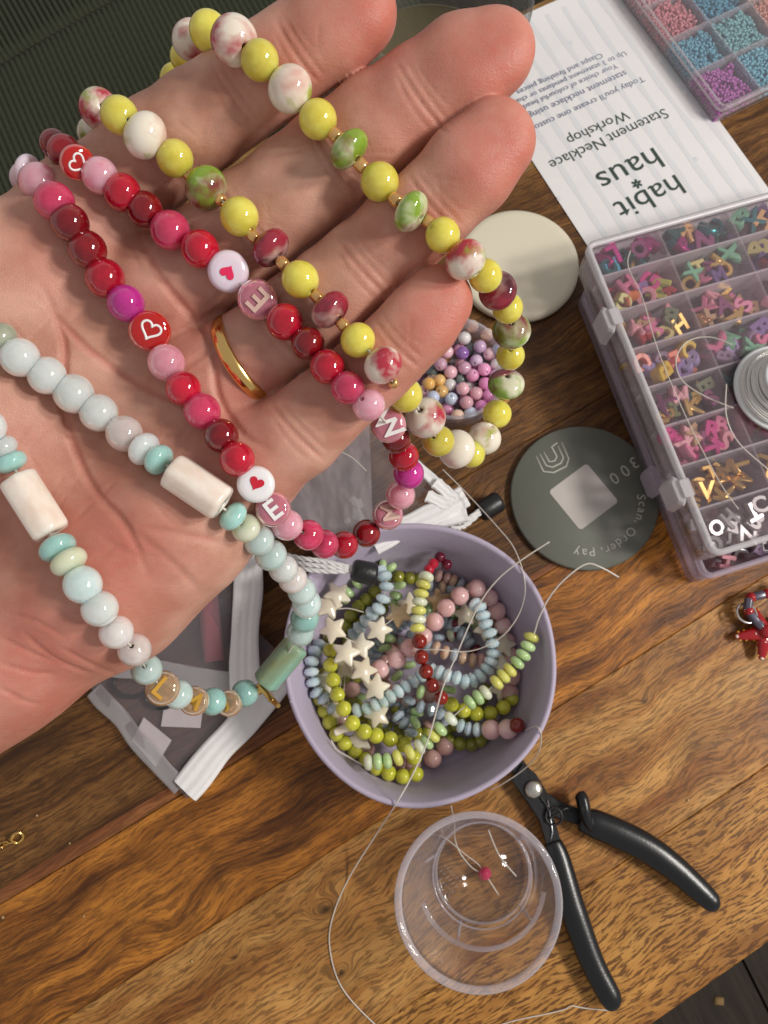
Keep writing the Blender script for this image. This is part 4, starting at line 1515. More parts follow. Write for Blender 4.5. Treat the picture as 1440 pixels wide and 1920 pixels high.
for a in [('teal', (.02, .16, .17), .25, .7), ('sky blue', (.06, .40, .55), .35, 0), ('magenta', (.45, .03, .22), .25, .6), ('purple', (.12, .07, .20), .35, .3), ('gold', (.75, .50, .17), .34, 1), ('peach gold', (.75, .45, .2), .4, .4),
          ('dark green', (.02, .10, .09), .3, .5), ('lime', (.42, .42, .08)), ('red', (.38, .03, .03)), ('orange', (.55, .17, .05)), ('pink', (.62, .18, .30)), ('pale pink', (.66, .30, .34)), ('violet', (.22, .14, .34)),
          ('mint', (.18, .45, .28)), ('plum', (.22, .05, .14)), ('coral', (.75, .24, .17)), ('yellow', (.62, .44, .06)), ('lavender', (.34, .28, .50)), ('grey mauve', (.25, .17, .26)), ('silver', (.50, .50, .50), .42, 1),
          ('hot pink', (.60, .05, .25)), ('tan', (.42, .27, .15)), ('pale yellow', (.62, .56, .22)), ('bronze', (.40, .22, .09), .3, .6), ('moss', (.14, .17, .09))]:
    letm(*a)
ORD = ['bottom', 'seventh', 'sixth', 'fifth', 'fourth', 'third', 'second', 'top']
COLN = ['first', 'second', 'third', 'fourth']
PAL = {
    7: [['teal', 'magenta', 'sky blue', 'magenta', 'dark green', 'gold', 'plum'], ['dark green', 'teal', 'magenta', 'peach gold', 'purple', 'plum', 'teal'], ['mint', 'teal', 'peach gold', 'purple', 'magenta', 'dark green']],
    6: [['lime', 'red', 'orange', 'pink', 'violet', 'pale pink', 'hot pink'], ['gold', 'mint', 'pink', 'pale yellow', 'plum', 'purple', 'gold'], ['pale yellow', 'purple', 'teal', 'violet', 'red']],
    5: [['gold', 'pale pink', 'red', 'tan', 'pink', 'pale yellow', 'moss'], ['bronze', 'pink', 'tan', 'pale pink', 'plum', 'gold'], ['pink', 'plum', 'pale pink', 'grey mauve']],
    4: [['coral', 'lavender', 'yellow', 'grey mauve', 'red', 'violet'], ['grey mauve', 'pink', 'violet', 'mint', 'plum', 'mint'], ['mint', 'violet', 'grey mauve', 'lime']],
    3: [['gold', 'plum', 'moss', 'pale pink', 'dark green', 'gold'], ['dark green', 'moss', 'red', 'silver', 'plum'], ['red', 'plum', 'pink']],
    2: [['hot pink', 'pale pink', 'pink', 'tan', 'plum', 'hot pink'], ['pale pink', 'tan', 'pink', 'violet', 'pale pink'], ['pink', 'plum', 'violet']],
    1: [['gold'] * 10, ['gold'] * 7, ['gold'] * 4],
    0: [['silver'] * 9, ['silver'] * 8, ['silver'] * 4],
}
lr = random.Random(21)
FIRSTS = {(4, 0): 'DIBCK', (7, 0): 'OXMLHJ', (6, 0): 'GMKIPO', (5, 0): 'BIVRNC', (1, 0): 'EDVLHKMNTB', (0, 0): 'DOJIEZTBC', (0, 1): 'OEHBCLMN', (2, 1): 'MKPHX', (3, 1): 'KPHUN', (7, 1): 'ACPRSNM', (6, 1): 'OXBHKMA'}
for r in range(8):
    for c in range(3):
        pal = PAL[r][c]
        x0, x1 = cols[c] + 4.4, cols[c + 1] - 4.4
        y0, y1 = rows[r] + 4.0, rows[r + 1] - 4.0
        n = len(pal)
        fl = FIRSTS.get((r, c), 'BXHMAKRS')
        metal = pal[0] in ('gold', 'silver')
        pal = (pal * 2)[:9 if c < 2 else 5]; n = len(pal)
        jobs = [(1, i, nm) for i, nm in enumerate(pal)] + [(0, i, nm) for i, nm in enumerate(pal[::-1][:5 if c < 2 else 2])]
        for layer, i, nm in jobs:
            ch = fl[i % len(fl)] if layer else lr.choice('BCHKMNRSXE')
            if ch not in BOXLET: ch = 'H'
            me_, tw, th_ = TXT['x_' + ch]
            u = (i + .5) / n if layer else lr.random()
            px_ = x0 + (x1 - x0) * min(1, max(0, u + lr.uniform(-.08, .08)))
            py_ = y0 + (y1 - y0) * ((i * .618 + lr.uniform(-.1, .1)) % 1.0)
            z_ = 18.4 + (10.4 + lr.uniform(-1.5, 2.0) if layer else 5.0 + lr.uniform(-1.2, 1.2))
            sz = (8.0 if not metal else 7.2) * lr.uniform(.88, 1.12) / max(th_, tw * .85)
            P = bl + ux * px_ + uy * py_
            ang = lr.uniform(0, 6.28)
            tl_ = lr.uniform(0, .7) if nm not in ('silver',) else lr.uniform(0, .35)
            ta = lr.uniform(0, 6.28)
            M_ = Matrix.Translation(Vector((P.x, P.y, z_)) * .001) @ Matrix.Rotation(tl_, 4, Vector((math.cos(ta), math.sin(ta), 0))) @ Matrix.Rotation(ang, 4, 'Z') @ Matrix.Diagonal((sz, sz, sz, 1))
            o_ = obj('letter_bead', me_, LETM[nm], None, M_)
            tag(o_, f'{nm} letter {ch} bead in {COLN[c]} compartment, {ORD[r]} row of the upper letter box', 'letter bead', f'letter beads, {ORD[r]} row')
# letters showing through the left margin and foot of the lower box
for i in range(34):
    r = lr.random()
    edge = i < 24
    P = lbl + ux * (lr.uniform(5, 16) if edge else lr.uniform(10, 60)) + uy * (lr.uniform(4, LB - 6) if edge else lr.uniform(4, 12))
    nm = lr.choice(['red', 'pink', 'hot pink', 'yellow', 'mint', 'pale pink', 'coral', 'plum']) if edge else lr.choice(['silver', 'silver', 'grey mauve'])
    ch = lr.choice('BHMXKRSE')
    me_, tw, th_ = TXT['x_' + ch]
    M_ = Matrix.Translation(Vector((P.x, P.y, 5 + lr.uniform(0, 6))) * .001) @ Matrix.Rotation(lr.uniform(0, .8), 4, Vector((1, lr.uniform(-1, 1), 0))) @ Matrix.Rotation(lr.uniform(0, 6), 4, 'Z') @ Matrix.Diagonal((8, 8, 8, 1))
    tag(obj('letter_bead', me_, LETM[nm], None, M_), f'{nm} letter {ch} bead inside the lower lilac box', 'letter bead', 'letter beads in the lower box')

# seed bead box, top right
sb = at(1354, 206, 10)
sl = at(1190, -12, 10)
vy = (sl - sb); vy.z = 0; vy.normalize()
vx = vy.cross(Vector((0, 0, 1)))
p1 = (at(1306, 130, 10) - sb).dot(vy); p2 = (at(1257, 69, 10) - sb).dot(vy)
c1 = (at(1429, 161, 10) - sb).dot(vx)
rws = [0, p1, p2, p2 + (p2 - p1), p2 + 2 * (p2 - p1), p2 + 3 * (p2 - p1)]
cls = [0, c1, 2 * c1, 3 * c1]
organiser('seed_bead_box', 'clear divided box of pink, blue and purple seed beads at the flyer edge', sb, vx, vy, rws, cls, .3, 9.6, MT['boxwall'], MT['boxwall'], MT['clear'])
SEEDC = {(0, 0): ('purple', (.50, .14, .46)), (1, 0): ('blue', (.16, .42, .55)), (2, 0): ('pink', (.68, .26, .30)), (3, 0): ('pale pink', (.70, .36, .40)), (4, 0): ('pale pink', (.72, .42, .44)),
         (0, 1): ('sky blue', (.20, .50, .62)), (1, 1): ('aqua', (.24, .50, .54)), (2, 1): ('deep blue', (.08, .32, .46)), (3, 1): ('green', (.45, .50, .28)), (4, 1): ('aqua', (.24, .50, .54)),
         (0, 2): ('blue', (.16, .42, .55)), (1, 2): ('coral', (.70, .33, .25)), (2, 2): ('peach', (.70, .45, .33)), (3, 2): ('coral', (.70, .33, .25)), (4, 2): ('coral', (.70, .33, .25))}
# tiny seed ring template
ev, ef = lathe([(.45, .5), (.9, .45), (1.05, 0), (.9, -.45), (.45, -.5), (.45, .5)], 8)
ev = np.array(ev)
sr = random.Random(3)
for (r, c), (nm, col) in SEEDC.items():
    vv, fc = [], []
    x0, x1, y0, y1 = cls[c] + 1.8, cls[c + 1] - 1.6, rws[r] + 1.6, rws[r + 1] - 1.6
    k = 0
    # jittered layers, heaped to one side
    st = 2.05
    ny_, nx_ = int((y1 - y0) / st), int((x1 - x0) / st)
    tot_ = 0
    for ly in range(4):
        for iy in range(ny_ + 1):
            for ix in range(nx_ + 1):
                x = x0 + ix * st + sr.uniform(-.6, .6); y = y0 + iy * st + sr.uniform(-.6, .6)
                fillh = 9.0 - (x - x0) / (x1 - x0) * 4.0 + .8 * math.sin(x * .5 + y * .4)
                z = 1.6 + ly * 1.7 + sr.uniform(-.4, .4)
                if z > min(fillh, 7.6) or x > x1 or y > y1: continue
                R_m = Matrix.Rotation(sr.uniform(0, 3.1), 3, Vector((sr.uniform(-1, 1), sr.uniform(-1, 1), sr.uniform(-1, 1))).normalized())
                pv = ev @ np.array(R_m).T * sr.uniform(.95, 1.15)
                P = sb + vx * x + vy * y
                pv = pv + np.array((P.x, P.y, z))
                o = len(vv)
                vv += pv.tolist(); fc += [tuple(i + o for i in q) for q in ef]
    o_ = obj('seed_beads', mesh('seed_beads', vv, fc), plain('seed_' + nm.replace(' ', '_'), col, .3, vary=.15, bscale=900), None)
    rown = ['nearest the table edge of the box', 'second', 'third', 'fourth', 'fifth'][r]
    tag(o_, f'{nm} seed beads heaped in the {"corner" if (r, c) == (0, 0) else ["first", "second", "third"][c] + " column"} compartment, row {["one", "two", "three", "four", "five"][r]} of the seed box', 'seed beads', None, 'stuff')

# ------------------------------------------------------------------ wire spool on the letter box
ZS = 36.2
spc = at(1478, 718, ZS + 6)
spool = thing('wire_spool', 'white spool of clear beading wire standing on the letter box', 'spool', (spc.x, spc.y, ZS))
rad_out = (at(1362, 718, ZS + 6) - at(1478, 718, ZS + 6)).length
ro = rad_out
v, f = lathe([(3, 0), (ro * .74, 0), (ro * .78, .6), (ro * .74, 1.2), (ro * .44, 1.4), (ro * .43, 10.0), (ro * .47, 10.4), (ro * .49, 11.0), (ro * .45, 11.5), (3.4, 11.5), (3, 10.6)], 56)
obj('spool_core', mesh('spool_core', v, f), plain('white_spool_plastic', (.74, .75, .76), .35), spool, Matrix.Translation(Vector((spc.x, spc.y, ZS)) * .001))
hel = []
wr = random.Random(5)
NT = 46
for k in range(NT * 30):
    a = k / 30 * 2 * math.pi
    q = k / (NT * 30)
    turn = int(k / 30)
    lr_ = random.Random(turn)
    rr_ = ro * (.50 + .48 * ((turn * .381) % 1.0)) + .35 * math.sin(a * 1.0 + lr_.uniform(0, 6))
    hel.append((spc.x + rr_ * math.cos(a), spc.y + rr_ * math.sin(a), ZS + 1.8 + 9.0 * ((turn * .618) % 1.0) + 1.0 * math.sin(a + lr_.uniform(0, 6))))
hel2 = []
for k in range(len(hel)):
    ks = range(max(0, k - 6), min(len(hel), k + 7))
    hel2.append(tuple(sum(hel[j][i] for j in ks) / len(ks) for i in range(3)))
v, f = tube(hel2, .33, 6)
obj('wire_coil', mesh('wire_coil', v, f), plain('clear_wire', (.74, .72, .69), .12, spec=.9), spool)


def thread(name, label, pts, rad=.22, mt='thread', group='loose nylon threads', cat='thread', parent=None):
    """pts: (px, py, z)"""
    P = spline([at(*p) for p in pts], 8)
    v, f = tube(P, rad, 6)
    lo_ = min(P, key=lambda p: p.z)
    o = obj(name, mesh(name, [p - lo_ for p in v], f), MT[mt], parent, Matrix.Translation(lo_ * .001))
    if parent is None: tag(o, label, cat, group)
    return o


thread('wire_tail', None, [(1372, 646, 41.7), (1330, 632, 38.7), (1290, 640, 37.2), (1268, 672, 36.9), (1278, 712, 36.9), (1320, 742, 37.7), (1375, 765, 40.7)], .24, parent=spool)
thread('wire_tail', None, [(1362, 720, 43.7), (1362, 780, 39.7), (1385, 830, 37.2), (1440, 880, 37.0)], .24, parent=spool)
thread('wire_tail', None, [(1182, 470, 37.0), (1178, 500, 37.0), (1205, 560, 36.9), (1235, 660, 36.9), (1290, 790, 36.9), (1350, 905, 37.0), (1385, 955, 37.0)], .2, parent=spool)

# ------------------------------------------------------------------ bowl
ZR = 36.0
rim_px = [(760, 981), (850, 990), (935, 1027), (1000, 1088), (1034, 1175), (1043, 1260), (1032, 1340), (1000, 1402), (945, 1456), (872, 1497), (790, 1517), (718, 1508), (650, 1470), (586, 1402), (548, 1330), (531, 1258), (535, 1180), (558, 1105), (600, 1045), (668, 998)]
bc = at(788, 1250, ZR)
angs, rads = [], []
for p in rim_px:
    d = at(*p, ZR) - bc
    angs.append(math.atan2(d.y, d.x)); rads.append(math.hypot(d.x, d.y))
order = np.argsort(angs)
angs = np.array(angs)[order]; rads = np.array(rads)[order]
BR = float(rads.mean())


def rimr(a):
    a = (a + math.pi) % (2 * math.pi) - math.pi
    return float(np.interp(a, np.concatenate([[angs[-1] - 2 * math.pi], angs, [angs[0] + 2 * math.pi]]), np.concatenate([[rads[-1]], rads, [rads[0]]])))


# smooth the wobble
_t = np.array([rimr(2 * math.pi * k / 96) for k in range(96)])
_t = sum(np.roll(_t, s_) for s_ in range(-3, 4)) / 7


def rims(a):
    x = (a % (2 * math.pi)) / (2 * math.pi) * 96
    i = int(x) % 96
    return float(_t[i] * (1 - (x - int(x))) + _t[(i + 1) % 96] * (x - int(x)))


def bw(a, r, z):
    k = rims(a) / BR
    q = min(1, max(0, z / ZR))
    return 1 + (k - 1) * q


prof = [(.01, 0.1), (BR * .74, .1), (BR * .82, 1.6), (BR * .88, 8), (BR * .945, 20), (BR - .6, 33), (BR, 35.2), (BR - .5, ZR), (BR - 1.6, ZR), (BR - 2.2, 35), (BR * .945 - 2.3, 20), (BR * .88 - 2.4, 8), (BR * .81 - 2, 4), (BR * .74, 2.6), (.01, 2.4)]
v, f = lathe(prof, 96, bw)
bowl = obj('bowl', mesh('bowl', v, f), MT['bowl'], None, Matrix.Translation(Vector((bc.x, bc.y, 0)) * .001))
tag(bowl, 'lavender soft bowl with wavy rim holding tangled bead strands', 'bowl')


def inner_r(a, z):
    k = 1 + (rims(a) / BR - 1) * min(1, z / ZR)
    return float(np.interp(z, [2.6, 4, 8, 20, 35], [BR * .74, BR * .81 - 2, BR * .88 - 2.4, BR * .945 - 2.3, BR - 2.2])) * k


def Z1(X, Y_):
    return 480 + X / 2.4, 960 + Y_ / 2.4


def bowl_pt(X, Y_, z, r):
    p = at(*Z1(X, Y_), z)
    d = Vector((p.x - bc.x, p.y - bc.y, 0))
    a = math.atan2(d.y, d.x)
    mx_ = inner_r(a, z) - r * 1.05
    if d.length > mx_:
        d = d.normalized() * mx_
    return Vector((bc.x + d.x, bc.y + d.y, z))


BG = 'bead strands tangled in the lavender bowl'


def strand(label, pts, name='bead_strand', zfun=None, thr=True):
    """pts: (X, Y, z, diameter mm, kind, material)"""
    P = [bowl_pt(p[0], p[1], p[2], p[3] / 2) for p in pts]
    th_ = thing(name, label, 'bead strand', min(P, key=lambda q: q.z), BG)
    if thr and len(P) > 1:
        v, f = tube(spline(P, 4), .2, 5)
        obj('string', mesh('string', v, f), MT['thread'], th_)
    for i, p in enumerate(pts):
        tg = P[min(i + 1, len(P) - 1)] - P[max(i - 1, 0)]
        if tg.length < 1e-6: tg = Vector((1, 0, 0))
        r = p[3] / 2
        k = p[4]
        if k == 'star':
            tilt = Vector((random.uniform(-.35, .35), random.uniform(-.35, .35), 1)).normalized() if len(p) < 7 else Vector(p[6]).normalized()
            obj('star_bead', BM['star'], MT[p[5]], th_, axis_frame(P[i], tilt, (r, r, r), random.uniform(0, 6)))
        else:
            put_bead(k, P[i], tg, r, p[5], th_, 'bead')
    return th_


v, f = star_mesh(1, .50, .42, .3)
BM['star'] = mesh('star_bead', v, f)

# stars
sp_ = [(300, 315, 24), (318, 420, 25), (347, 530, 25), (470, 605, 22), (404, 635, 26.5), (482, 712, 23), (540, 790, 22)]
strand('strand of ivory star beads on top of the pile by the bowl rim', [(x, y, z, 12.6, 'star', 'shell') for x, y, z in sp_])
strand('ivory and tan star beads in the middle of the bowl', [(x, y, z, 12.2, 'star', m_) for x, y, z, m_ in [(552, 530, 23, 'shell'), (642, 462, 20, 'shelltan'), (695, 420, 16, 'shell'), (825, 400, 14, 'shelltan')]])
strand('ivory star beads under the lime strand', [(x, y, z, 12, 'star', 'shell') for x, y, z in [(305, 760, 13), (345, 900, 14), (400, 700, 14)]] + [(365, 997, 15, 12, 'star', 'shell', (-.3, .95, .12))] + [(465, 1025, 14, 12, 'star', 'shell'), (545, 915, 15, 12, 'star', 'shell')])
strand('ivory star beads beneath the pale blue loop', [(x, y, z, 11.5, 'star', 'shell') for x, y, z in [(940, 462, 11), (1030, 525, 11), (1115, 600, 11), (1115, 690, 9), (1105, 800, 8)]])

# lime round strand along the left wall
pl = [(335, 622, 16), (335, 690, 18), (347, 757, 20), (366, 822, 21.5), (394, 885, 22.5), (434, 950, 22), (487, 988, 21), (540, 1006, 19), (604, 1022, 17), (664, 1048, 14), (712, 1105, 15), (720, 1180, 16), (657, 1225, 16), (587, 1214, 16),
      (527, 1188, 15), (470, 1162, 13), (415, 1115, 12.5), (368, 1072, 14), (318, 1035, 15), (273, 983, 14), (233, 930, 13), (207, 867, 13), (198, 800, 9), (220, 740, 7)]
strand('lime yellow round-bead strand circling the near side of the bowl', [(x, y, z, 5.9, 'sround', 'lime') for x, y, z in pl])
strand('lime yellow round-bead strand crossing the far side of the bowl', [(x, y, z, 5.8, 'sround', 'lime') for x, y, z in [(878, 866, 15), (935, 893, 14), (992, 908, 13), (1054, 905, 12), (1113, 880, 11), (1180, 850, 9)]])
strand('lime yellow beads in painted shade low against the bowl wall', [(x, y, 6, 5.6, 'sround', 'limeshade') for x, y in [(868, 1030), (918, 1043), (970, 1046), (1022, 1042), (1072, 1030), (1120, 1005), (1190, 920), (1230, 868)]])
strand('lime yellow beads in painted shade low at the far left of the bowl', [(x, y, 7, 5.6, 'sround', 'limeshade') for x, y in [(330, 560), (365, 520), (400, 515), (425, 468), (460, 425), (495, 395), (535, 360), (580, 325), (640, 292), (692, 298), (740, 300)]])
# green, yellow and white opal rondelles ending in dark red beads
og = ['opalwhite', 'opalyellow', 'opalyellow', 'opalwhite', 'opalyellow', 'opalwhite', 'opalyellow']
strand('upright strand of opal rondelles with dark red beads below', [(858, 236, 21, 4.4, 'sround', 'garnet'), (828, 203, 22, 4.4, 'sround', 'garnet'), (797, 232, 24, 4.2, 'sround', 'red'), (778, 258, 25, 4.2, 'sround', 'red')] +
       [(x, y, 27, 6.0, 'srond', m_) for (x, y), m_ in zip([(766, 292), (753, 327), (743, 366), (737, 404), (732, 443), (730, 483), (727, 523)], og)] +
       [(735, 582, 27, 5.8, 'sround', 'cornelian'), (744, 653, 27, 5.6, 'sround', 'cornelian'), (765, 718, 27, 5.6, 'sround', 'cornelian'), (792, 780, 26.5, 5.6, 'sround', 'cornelian'), (833, 835, 25, 5.4, 'sround', 'cornelian')])
o2 = [(1240, 564, 30, 'opalyellow'), (1224, 604, 30, 'opalgreen'), (1203, 643, 29.5, 'opalgreen'), (1176, 678, 29, 'opalgreen'), (1143, 711, 28.5, 'opalyellow'), (1114, 738, 28, 'opalyellow'), (1083, 767, 28, 'opalyellow'), (1033, 812, 27, 'opalwhite'), (1000, 834, 27, 'opalgreen'), (962, 856, 27, 'opalgreen'),
      (877, 930, 26.5, 'opalwhite'), (830, 976, 25.5, 'opalgreen'), (797, 1005, 25, 'opalyellow'), (770, 1035, 24, 'opalgreen'), (736, 1056, 24, 'opalwhite'), (692, 1080, 24.5, 'opalyellow'), (638, 1106, 24, 'opalyellow'), (592, 1120, 24, 'opalgreen'), (548, 1123, 24, 'opalgreen'), (505, 1126, 24, 'opalwhite')]
strand('green and yellow opal rondelle strand running diagonally over the pile', [(x, y, z, 6.0, 'srond', m_) for x, y, z, m_ in o2])
# pink rounds
strand('rose pink round-bead strand arching through the middle', [(x, y, z, 7.4, 'sround', 'pinkround') for x, y, z in [(558, 706, 18), (634, 663, 19), (692, 612, 20), (752, 560, 20), (803, 494, 20.5), (855, 432, 20), (917, 378, 19), (993, 344, 17), (1072, 363, 13), (1127, 412, 11), (1163, 485, 9), (1187, 562, 7.5)]])
strand('rose pink beads in painted shade low at the right wall', [(x, y, z, 7.4, 'sround', 'pinkdim') for x, y, z in [(1200, 640, 8), (1192, 745, 8), (1165, 820, 8)]])
strand('two dusty pink beads and a dark red bead at the bowl rim', [(920, 962, 14, 5.6, 'facet', 'blue'), (955, 975, 14, 5.6, 'facet', 'greyblue'), (995, 980, 15, 5.6, 'srond', 'blue'), (1058, 980, 17, 7.6, 'sround', 'pinkround'), (1135, 978, 20, 7.6, 'sround', 'pinkround'), (1205, 977, 24, 5.8, 'sround', 'cornelian')])
strand('rose pink beads in painted shade low near the front wall', [(x, y, 6.5, 7.2, 'sround', 'pinkdim') for x, y in [(795, 1110), (850, 1055), (700, 1160), (640, 1150), (430, 800), (385, 930), (480, 1085)]], thr=False)
# pale blue faceted strands
strand('pale blue faceted rondelle loop at the right', [(x, y, z, 6.2, 'facet', 'blue') for x, y, z in [(985, 415, 20), (1008, 432, 21), (1022, 468, 22), (1034, 505, 22.5), (1052, 545, 22.5), (1064, 592, 22), (1070, 636, 21.5), (1060, 672, 21), (1040, 706, 20.5), (1008, 736, 20), (975, 757, 20), (940, 764, 20.5), (902, 747, 21), (862, 738, 20.5), (828, 722, 19.5), (795, 716, 18)]])
strand('pale aqua faceted rondelle strand in the middle of the bowl', [(x, y, z, 6.0, 'facet', 'blue' if i < 4 else 'aquapale') for i, (x, y, z) in enumerate([(742, 735, 17), (706, 760, 18), (672, 783, 19), (640, 806, 20), (606, 828, 20.5), (574, 850, 20.5), (540, 868, 20), (500, 882, 18), (455, 892, 17)])])
strand('pale blue faceted strand hanging at the far left', [(x, y, z, 6.2, 'facet', 'blue') for x, y, z in [(560, 268, 19), (580, 290, 21), (587, 335, 21.5), (572, 390, 21), (552, 435, 20), (522, 456, 17), (495, 490, 14), (465, 522, 12), (440, 550, 10)]])
strand('pale blue faceted rondelles by the near left wall', [(x, y, z, 6.2, 'facet', 'blue') for x, y, z in [(285, 600, 12), (258, 628, 15), (238, 672, 17.5), (235, 720, 18), (250, 766, 17), (272, 812, 16.5), (305, 838, 16), (340, 880, 14)]])
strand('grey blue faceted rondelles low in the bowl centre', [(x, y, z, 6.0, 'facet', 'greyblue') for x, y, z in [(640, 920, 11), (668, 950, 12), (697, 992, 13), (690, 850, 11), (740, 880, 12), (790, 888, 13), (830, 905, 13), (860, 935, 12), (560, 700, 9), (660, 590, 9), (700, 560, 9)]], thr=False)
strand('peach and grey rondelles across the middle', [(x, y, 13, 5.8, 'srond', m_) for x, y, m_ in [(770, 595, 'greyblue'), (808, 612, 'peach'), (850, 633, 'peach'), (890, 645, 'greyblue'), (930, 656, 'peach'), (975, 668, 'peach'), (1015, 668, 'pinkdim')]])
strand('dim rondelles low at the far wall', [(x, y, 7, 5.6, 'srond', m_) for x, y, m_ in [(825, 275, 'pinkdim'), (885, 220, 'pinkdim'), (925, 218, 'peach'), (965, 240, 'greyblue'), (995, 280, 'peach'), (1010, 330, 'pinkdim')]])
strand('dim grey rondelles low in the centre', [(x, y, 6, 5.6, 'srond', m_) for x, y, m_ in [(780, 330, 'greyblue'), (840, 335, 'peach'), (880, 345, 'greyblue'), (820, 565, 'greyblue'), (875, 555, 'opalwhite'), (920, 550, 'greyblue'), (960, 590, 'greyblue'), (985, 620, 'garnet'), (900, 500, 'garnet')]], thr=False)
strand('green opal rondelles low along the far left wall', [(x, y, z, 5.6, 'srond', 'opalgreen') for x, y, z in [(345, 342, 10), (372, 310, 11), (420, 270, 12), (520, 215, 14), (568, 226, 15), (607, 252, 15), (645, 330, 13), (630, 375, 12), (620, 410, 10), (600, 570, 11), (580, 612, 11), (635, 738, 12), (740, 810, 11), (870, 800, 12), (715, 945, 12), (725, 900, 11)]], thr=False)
strand('dark green and garnet rondelles at the bottom of the pile', [(x, y, 5.4, 5.4, 'srond', m_) for x, y, m_ in [(470, 830, 'opalgreen'), (520, 640, 'greyblue'), (690, 690, 'opalgreen'), (580, 960, 'greyblue'), (610, 985, 'greyblue'), (780, 960, 'pinkdim'), (880, 560, 'garnet'), (560, 760, 'limeshade'), (450, 760, 'limeshade'), (630, 880, 'limeshade')]], thr=False)

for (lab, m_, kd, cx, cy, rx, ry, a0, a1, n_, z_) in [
        ('shade-darkened lime coil on the floor of the bowl', 'limeshade', 'sround', 720, 700, 330, 300, 20, 250, 30, 5.2),
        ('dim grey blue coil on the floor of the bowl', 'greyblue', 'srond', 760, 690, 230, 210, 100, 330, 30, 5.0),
        ('shade-darkened pink coil on the floor of the bowl', 'pinkdim', 'sround', 700, 720, 130, 140, 0, 300, 12, 5.4),
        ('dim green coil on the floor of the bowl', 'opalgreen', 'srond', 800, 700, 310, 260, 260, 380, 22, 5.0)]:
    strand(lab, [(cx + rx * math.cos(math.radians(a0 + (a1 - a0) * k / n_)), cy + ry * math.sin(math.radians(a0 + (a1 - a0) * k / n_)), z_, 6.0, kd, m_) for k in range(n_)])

# ------------------------------------------------------------------ threads
thread('nylon_thread', 'long clear thread crossing the bowl and trailing over the planks to the photo edge', [(1030, 1016, 44), (975, 1052, 41), (930, 1090, 37), (895, 1140, 33), (855, 1230, 31), (830, 1290, 30.5), (805, 1380, 31), (775, 1450, 33), (742, 1508, 37), (705, 1565, 14), (655, 1645, 1), (625, 1715, .5), (618, 1775, .5), (640, 1850, .5), (700, 1918, .5), (760, 1965, .5)], .26)
thread('nylon_thread', 'bent clear thread rising from the green opal strand over the bowl rim', [(1160, 1082, 46), (1125, 1063, 48), (1098, 1058, 48), (1060, 1085, 46), (1030, 1120, 42), (1010, 1160, 37), (1004, 1180, 33), (999, 1194, 31)], .3)
thread('nylon_thread', 'fine curved thread looping inside the bowl from the pouch', [(830, 880, 30), (875, 925, 30), (930, 985, 34), (965, 1030, 37), (984, 1090, 36), (978, 1140, 33), (950, 1185, 30), (910, 1212, 27), (870, 1222, 25), (820, 1218, 28), (770, 1220, 26)], .2)
thread('nylon_thread', 'short pale thread end lying on the near lime beads', [(621, 1388, 20), (630, 1405, 20), (655, 1420, 21), (672, 1430, 22), (678, 1434, 22)], .3)
thread('nylon_thread', 'thin thread bridging two star beads at the far left', [(634, 1142, 25), (655, 1141, 24), (682, 1148, 23)], .2)
thread('nylon_thread', 'thread curling out past the bowl rim above the cutters', [(984, 1370, 26), (1004, 1362, 36), (1014, 1375, 36.5), (1010, 1410, 25), (985, 1440, 14), (945, 1468, 8), (920, 1480, 4)], .22)
thread('nylon_thread', 'thread with a small knot at the bottom right of the planks', [(900, 1935, .4), (960, 1915, .4), (1030, 1900, .4), (1060, 1892, .6), (1072, 1886, .8), (1095, 1890, .4), (1145, 1895, .4)], .22)
thread('nylon_thread', 'short curved thread on the mesh pouch below the little finger', [(636, 846, 30), (660, 858, 30), (687, 883, 30)], .22)
thread('nylon_thread', 'fine thread leaving the lime strand at the bowl left', [(562, 1250, 22), (558, 1280, 20), (563, 1297, 18), (556, 1312, 30), (545, 1316, 37)], .2)

# ------------------------------------------------------------------ cup with a pink bead in it
CH = 50.0
rc_ = at(897, 1690, CH)
rrad = (at(1051, 1690, CH) - at(742, 1690, CH)).length / 2
bc2 = at(906, 1634, 1.0)
brad = (at(995, 1630, 1) - at(817, 1630, 1)).length / 2
brad = 18.4
cup_c = Vector((rc_.x, rc_.y, 0))
cup = thing('plastic_cup', 'small clear plastic cup standing beside the bowl and the cutters', 'cup', (bc2.x, bc2.y, 0))


def cup_shift(v):
    # the walls lean from base centre to rim centre
    out = []
    for p in v:
        q = min(1, p[2] / CH)
        out.append((p[0] + bc2.x + (rc_.x - bc2.x) * q, p[1] + bc2.y + (rc_.y - bc2.y) * q, p[2]))
    return out


def wall_r(z):
    return brad + (rrad - brad) * (z / CH) ** .8


